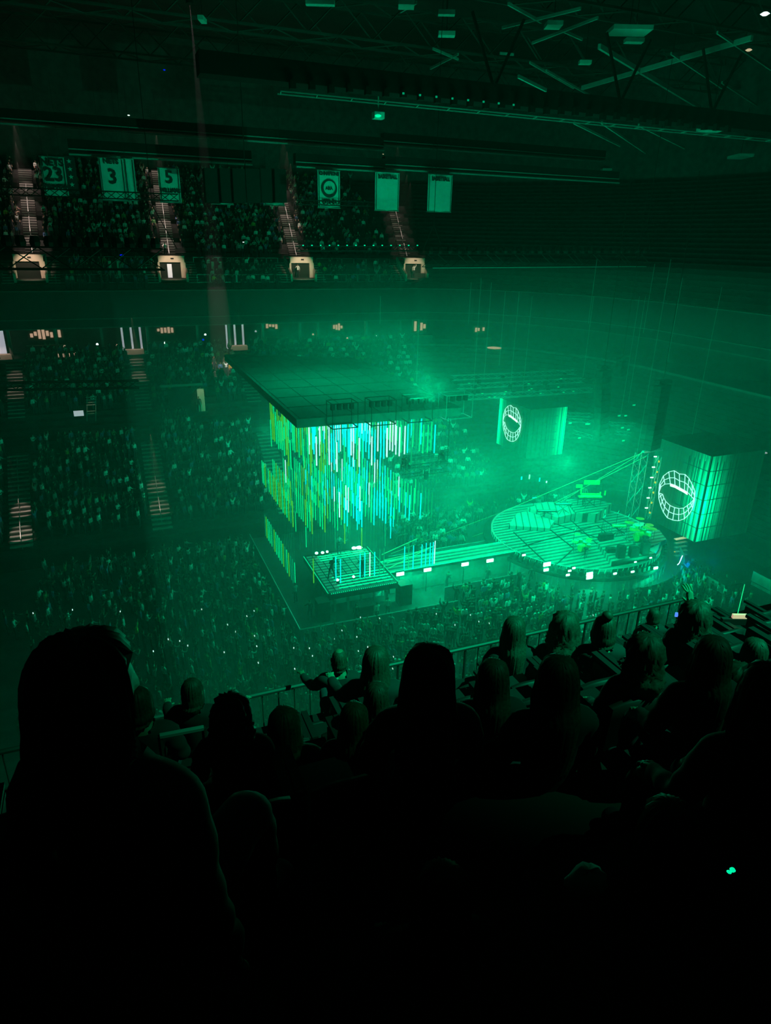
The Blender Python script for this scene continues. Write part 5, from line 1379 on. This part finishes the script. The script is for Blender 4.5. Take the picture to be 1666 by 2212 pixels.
def head_mb(c, s, yaw, pitch=0.0):
    """a head with brow, nose, lips, chin and ears; faces local +y"""
    mb = MB(); nu, nv = 28, 22; vs = []
    q = Matrix.Rotation(yaw, 3, 'Z') @ Matrix.Rotation(pitch, 3, 'X')
    for i in range(nv+1):
        th = PI*i/nv
        for j in range(nu):
            ph = 2*PI*j/nu; x, y, z = math.sin(th)*math.cos(ph), math.sin(th)*math.sin(ph), math.cos(th)
            X_, Y_, Z_ = x*.077, y*.096, z*.118
            if z < 0: k = 1+z*.32; X_ *= k; Y_ *= (1+z*.18)
            if y > 0:
                Y_ *= .94
                g = lambda a, b, sa, sb: math.exp(-((X_-a)/sa)**2-((Z_-b)/sb)**2)
                Y_ += .026*g(0, -.030, .011, .016)+.012*g(0, .0, .010, .025)-.010*g(.032, .008, .016, .012)-.010*g(-.032, .008, .016, .012)+.006*g(0, .03, .05, .012)
                Y_ += .009*g(0, -.062, .020, .006)+.008*g(0, -.074, .018, .006)-.004*g(0, -.068, .02, .003)+.010*g(0, -.10, .022, .015)
            vs.append(Vector(c)+q @ Vector((X_, Y_, Z_))*s)
    fs = []
    for i in range(nv):
        for j in range(nu): fs.append((i*nu+j, (i+1)*nu+j, (i+1)*nu+(j+1) % nu, i*nu+(j+1) % nu))
    mb.add(vs, fs)
    for sd in (-1, 1):
        vs = []
        for i in range(9):
            for j in range(8):
                th = PI*i/8; ph = 2*PI*j/8
                vs.append(Vector(c)+q @ Vector((sd*(.078+.010*math.sin(th)*math.cos(ph)+.006), -.008+.018*math.sin(th)*math.sin(ph), -.005+.032*math.cos(th)))*s)
        mb.add(vs, [(i*8+j, (i+1)*8+j, (i+1)*8+(j+1) % 8, i*8+(j+1) % 8) for i in range(8) for j in range(8)])
    return mb
def hair_mb(c, s, yaw, style, wide=1.0):
    q = Matrix.Rotation(yaw, 3, 'Z'); mb = MB(); nu = 56
    L = {'short': .11, 'bob': .17, 'long': .48, 'longer': .62, 'curly': .26, 'bun': .13, 'cap': .03}[style]
    rows = []
    prof = [(.02, .136), (.045, .130), (.068, .112), (.084, .085), (.094, .05), (.099, .01), (.100, -.03)]
    if style == 'curly': prof = [(r_*1.18, z*1.12) for r_, z in prof]
    r_ = prof[-1][0]; nl = 12
    for k in range(1, nl+1):
        f = k/nl; z = -.03-L*f
        w = 1+(.22*math.sin(f*PI*.9) if L > .3 else (.10*math.sin(f*PI) if L > .1 else -.10*f))
        if style == 'curly': w = 1+.28*math.sin(f*PI*.8)-.15*f
        prof.append((r_*w*(1-.25*f*f), z))
    for i, (rr, z) in enumerate(prof):
        row = []
        for j in range(nu):
            a = 2*PI*j/nu; x, y = math.cos(a), math.sin(a)
            n = .006*math.sin(a*23+z*30*(1 if style == 'curly' else .15))+.004*math.sin(a*37+z*11)
            if style == 'curly': n = .016*math.sin(a*9+z*55)*math.cos(z*70+a*3)+.01*math.sin(a*17-z*90)
            ry = rr*1.12; fy = y*ry
            if y > .35 and z < .055: fy = min(fy, .05-.02*min(1, max(0, -z*6)))*1.0      # opened away from the face
            row.append(Vector(c)+q @ Vector((x*(rr*wide+n), fy+n*y-.014-(.03 if z < -.12 else 0), z))*s)
        rows.append(row)
    vs = [v for r0 in rows for v in r0]; fs = [tuple(range(nu))]
    for i in range(len(rows)-1):
        for j in range(nu): fs.append((i*nu+j, (i+1)*nu+j, (i+1)*nu+(j+1) % nu, i*nu+(j+1) % nu))
    fs.append(tuple((len(rows)-1)*nu+j for j in range(nu))[::-1])
    mb.add(vs, fs)
    if style == 'bun': mb.lathe([(.01, .0), (.04, .012), (.05, .04), (.04, .07), (.01, .085)], Vector(c)+q @ Vector((0, -.05, .12))*s, 16)
    return mb
skel_cache = {}
def fg(px, py, wpx, hw, style, label, yaw=-25, arms=('lap', 'lap'), shirt='shirt_black', hm='hair', wide=1.0, stand=False, lean=0.05, hs=1.0):
    d = ray(px, py); dep = FPX*hw/wpx; P = Vector((0, 0, EZ))+d*(dep/d.dot(FW))
    k = max(0, round((P.y+.1)/.85)); fz = F0-.6*k; hgt = 1.64 if stand else 1.21
    rz = R(yaw*.6); s = max(.8, min(1.16, (P.z-fz)/hgt))
    hc = Vector((0, lean*.7, hgt)); root = P - (Matrix.Rotation(rz, 3, 'Z') @ hc)*s
    t = thing('person', label, 'person', P-Vector((0, 0, hgt*s)))
    key = (arms, stand, lean)
    if key not in skel_cache:
        V, E = skeleton(arms, not stand, lean, True, False); V = [(p_, r_, 2 if (c_ == 0 and p_[2] < 1.4 and r_ == (.030, .026)) else c_) for p_, r_, c_ in V]; skel_cache[key] = skin_mesh(V, E, 2)
    co, faces, cls = skel_cache[key]
    c_, n_ = math.cos(rz)*s, math.sin(rz)*s
    w = co @ np.array([[c_, n_, 0], [-n_, c_, 0], [0, 0, s]]) + np.array(root)
    mb = MB(); mb.add(w.tolist(), faces); hb = head_mb(P, s*hs, R(yaw)); mb.add(hb.v, hb.f); obj('body', mb, 'skin_dark' if style == 'short' else 'skin', t, smooth=True)
    # clothing: the same surface pushed outward where it is covered
    me = bpy.data.meshes.new('x'); me.from_pydata(w.tolist(), [], faces); me.update()
    nr = np.empty(len(w)*3); me.vertices.foreach_get('normal', nr); nr = nr.reshape(-1, 3); bpy.data.meshes.remove(me)
    fold = 1+.5*np.sin(co[:, 2]*55+co[:, 0]*21)+.4*np.sin(co[:, 2]*23-co[:, 1]*40)
    w2 = w+nr*(.007*s*fold[:, None]+.010)
    for cl, nm, m_ in ((2, 'shirt', shirt), (3, 'trousers', 'trousers')):
        ff = [f for f, c in zip(faces, cls) if c == cl]; used = sorted({i for f in ff for i in f}); ix = {v: i for i, v in enumerate(used)}
        mb = MB(); mb.add([tuple(w2[i]) for i in used], [tuple(ix[i] for i in f) for f in ff]); obj(nm, mb, m_, t, smooth=True)
    obj('hair', hair_mb(P, s*hs*hw/.215 if style in ('short', 'bob') else s*hs, R(yaw), style, wide), hm, t, smooth=True)
    return t, P, s
fg(200, 1500, 215, .245, 'bob', 'person with a dark bob turning to the right, largest silhouette at left', -62, lean=0.02, wide=.92, hs=.98, shirt='shirt_black', arms=('down', 'down'))
fg(300, 1520, 62, .20, 'short', 'person with dark hair just behind the large left silhouette', -20)
fg(417, 1492, 56, .20, 'bob', 'person with chin length dark hair leaning at the left part of the railing', -30, ('rail', 'rail'))
fg(500, 1545, 96, .22, 'curly', 'person with full dark hair in front of the left railing', -25)
fg(615, 1570, 84, .22, 'bob', 'person with a rounded light rimmed hairdo left of the centre', -20, hm='hair_brown')
fg(733, 1424, 34, .172, 'short', 'person with short hair resting an arm on the railing left of centre', -20, ('rail', 'lap'))
fg(813, 1430, 50, .205, 'long', 'person with long hair next to the short haired one at the railing', -35, ('rail', 'lap'))
fg(813, 1505, 72, .22, 'long', 'person with long hair tucked left of the tallest central head', -10)
fg(765, 1555, 86, .22, 'long', 'person with long lit hair below the pair at the railing', -20, hm='hair_brown')
fg(925, 1462, 158, .262, 'longer', 'person with very long straight hair, tall dark shape in the centre', -22, lean=0.0, hs=1.12)
fg(1065, 1465, 98, .235, 'long', 'person with long hair right of the tall central shape', -22)
fg(1110, 1362, 44, .20, 'long', 'person with smooth hair at the railing right of centre', -25)
fg(1220, 1356, 44, .20, 'curly', 'person with wavy hair and lit sleeve edge at the right railing', -40)
fg(1305, 1358, 52, .21, 'bun', 'person with a hair bun at the right railing', -30)
fg(1203, 1470, 108, .235, 'long', 'person with long hair below the pair at the right railing', -20)
fg(1392, 1412, 92, .235, 'curly', 'person with bushy hair right of centre, hiding the grab rail end', -20)
fg(1412, 1330, 34, .19, 'short', 'person with short hair beyond the bushy hair at the far right railing', -30)
fg(1500, 1335, 64, .22, 'curly', 'person with bushy hair and one raised hand at the far right', -30, ('lap', 'phone'))
fg(1535, 1420, 112, .235, 'long', 'person with long hair in the right foreground under the raised hand', -20)
fg(1600, 1345, 36, .19, 'short', 'small dark head at the right edge near the orange lit panel', -30)
fg(1650, 1505, 160, .25, 'long', 'large dark person at the right edge of the picture', -15, hs=1.05)
fg(1628, 1410, 74, .23, 'long', 'person with long dark hair near the right edge, behind the lit orange panel', -25, ('down', 'down'))
fg(1455, 1385, 60, .21, 'bob', 'person with chin length hair between the bushy heads at the right', -30)
fg(1590, 1478, 100, .235, 'curly', 'person with full dark hair low at the right, beside the large edge figure', -20, ('down', 'down'))
fg(735, 1785, 96, .215, 'cap', 'person low in front wearing a pale edged cap', -25, hm='shirt_grey')
fg(955, 1935, 190, .25, 'long', 'dark head rising at the bottom centre', -20)
fg(1440, 1800, 170, .25, 'bob', 'dark head at the lower right with a faint lit rim', -20)
# phone with a blue picture, orange panel, pale knee, ring
p = atZ(1470, 1326, 21.6); p = Vector((0, 0, EZ))+ray(1465, 1328)*6.6
mb = MB(); mb.box(p, (.05, .012, .04), R(-30)); tag(obj('phone', mb, M.get('blue_scr') or mat('blue_scr', (.1, .1, .3), .3, emit=(.1, .25, 1), es=1.0)), 'phone with a blue white picture lit beside the bushy hair', 'phone')
p = Vector((0, 0, EZ))+ray(1598, 1331)*8.0
t = thing('lit_console', 'small pale orange lit panel at the right end of the railing', 'panel', p)
mb = MB(); mb.box(p, (.15, .03, .045), R(-22)); obj('lit_face', mb, 'suite_warm', t); mb = MB(); mb.box(p+Vector((-.05, .02, -.06)), (.25, .05, .07), R(-22)); obj('housing', mb, 'black', t)
p = Vector((0, 0, EZ))+ray(1605, 1300)*8.6; q = Vector((0, 0, EZ))+ray(1594, 1325)*8.6; p = Vector((0, 0, EZ))+ray(1609, 1262)*8.6
mb = MB(); mb.bar(q, p, .004, 5); tag(obj('light_stick', mb, 'laser'), 'thin green lit stick standing above the orange panel', 'light')
p = Vector((0, 0, EZ))+ray(1268, 1905)*1.9  # pale lump standing in for a spectator's knee
t = thing('pale_knee', 'pale bag faintly lit at the lower right', 'kneecap', p)
mb = MB(); vs = []; n = 14
for i in range(n):
    for j in range(8):
        th = PI*j/7; ph = 2*PI*i/n; rr = 1+.15*math.sin(ph*3+th*4)
        vs.append(p+Vector((.055*math.sin(th)*math.cos(ph)*rr, .04*math.sin(th)*math.sin(ph)*rr, .035*math.cos(th)*rr)))
mb.add(vs, [(i*8+j, i*8+j+1, ((i+1) % n)*8+j+1, ((i+1) % n)*8+j) for i in range(n) for j in range(7)]); obj('kneecap', mb, 'shirt_grey', t, smooth=True)
p = Vector((0, 0, EZ))+ray(1583, 1879)*1.7
mb = MB(); mb.lathe([(.004, -.003), (.006, 0), (.004, .003)], p, 10); mb.lathe([(.003, -.002), (.005, 0), (.003, .002)], p+Vector((-.009, 0, -.002)), 10); tag(obj('ring', mb, 'led_green'), 'tiny glinting green ring light at the lower right', 'jewellery')
# cases beyond the rail at the right
case('equipment_case', (43.6, 33.6, 0), (2.6, 2.0, 1.6), 'grey equipment case on the dark floor at the right, left of two', 0, 'concrete')
case('equipment_case', (47.6, 32.6, 0), (2.8, 2.0, 1.8), 'grey equipment case on the dark floor at the right, right of two', 0, 'concrete')
mb = MB(); mb.prism([(40.8, 34.6), (41.4, 30.5), (50, 28.5), (50, 38.0), (43.5, 38.2)], 0, .6); tag(obj('mixing_platform', mb, 'black'), 'low black platform with equipment at the right of the floor', 'platform')

# ------------------------------------------------------------------ haze filling the hall
def haze(name, c, d, dens, label):
    mb = MB(); mb.box(c, d); h_ = obj(name, mb, 'black'); h_['kind'] = 'stuff'; h_['label'] = label; h_['category'] = 'haze'
    hm = bpy.data.materials.new(name); hm.use_nodes = True; nt = hm.node_tree; nt.nodes.clear()
    vo = nt.nodes.new('ShaderNodeVolumePrincipled'); out = nt.nodes.new('ShaderNodeOutputMaterial')
    vo.inputs['Color'].default_value = (.9, .9, .9, 1); vo.inputs['Density'].default_value = dens; vo.inputs['Anisotropy'].default_value = 0.0
    nt.links.new(vo.outputs[0], out.inputs['Volume']); h_.data.materials.clear(); h_.data.materials.append(hm); h_.display_type = 'WIRE'
    try: hm.cycles.homogeneous_volume = True
    except Exception: pass
haze('haze', (10, 49, 24.0), (92, 101, 47.6), .0007, 'thin theatrical haze filling the whole hall')
haze('haze', (29, 46, 12.2), (74, 76, 24.3), .0030, 'thinner outer haze drifting over the floor')
haze('haze', (32.5, 45.1, 10.7), (63, 70, 21.2), .0055, 'thicker green lit haze hanging round the stages')

# ------------------------------------------------------------------ labels that single out repeats by their place
_all = list(C.objects)
def fam(n): return [o for o in _all if o.parent is None and o.name.split('.')[0] == n and 'label' in o]
for n_ in ('light_strand', 'roof_brace', 'spectator', 'phone', 'pin_light', 'rigging_cable', 'table_lamp'): by_place(fam(n_))
rows = {}
for o in fam('folding_chair'): rows.setdefault(round(o.location.y/.85), []).append(o)
for k_, L_ in rows.items():
    L_.sort(key=lambda o: o.location.x)
    for i_, o in enumerate(L_): o['label'] = 'dark folding chair in the %s balcony row behind the railing, %s' % (ordn(8-k_), 'leftmost' if i_ == 0 else ordn(i_+1)+' from the left')
for o in fam('roof_brace'): o['group'] = 'diagonal roof braces'
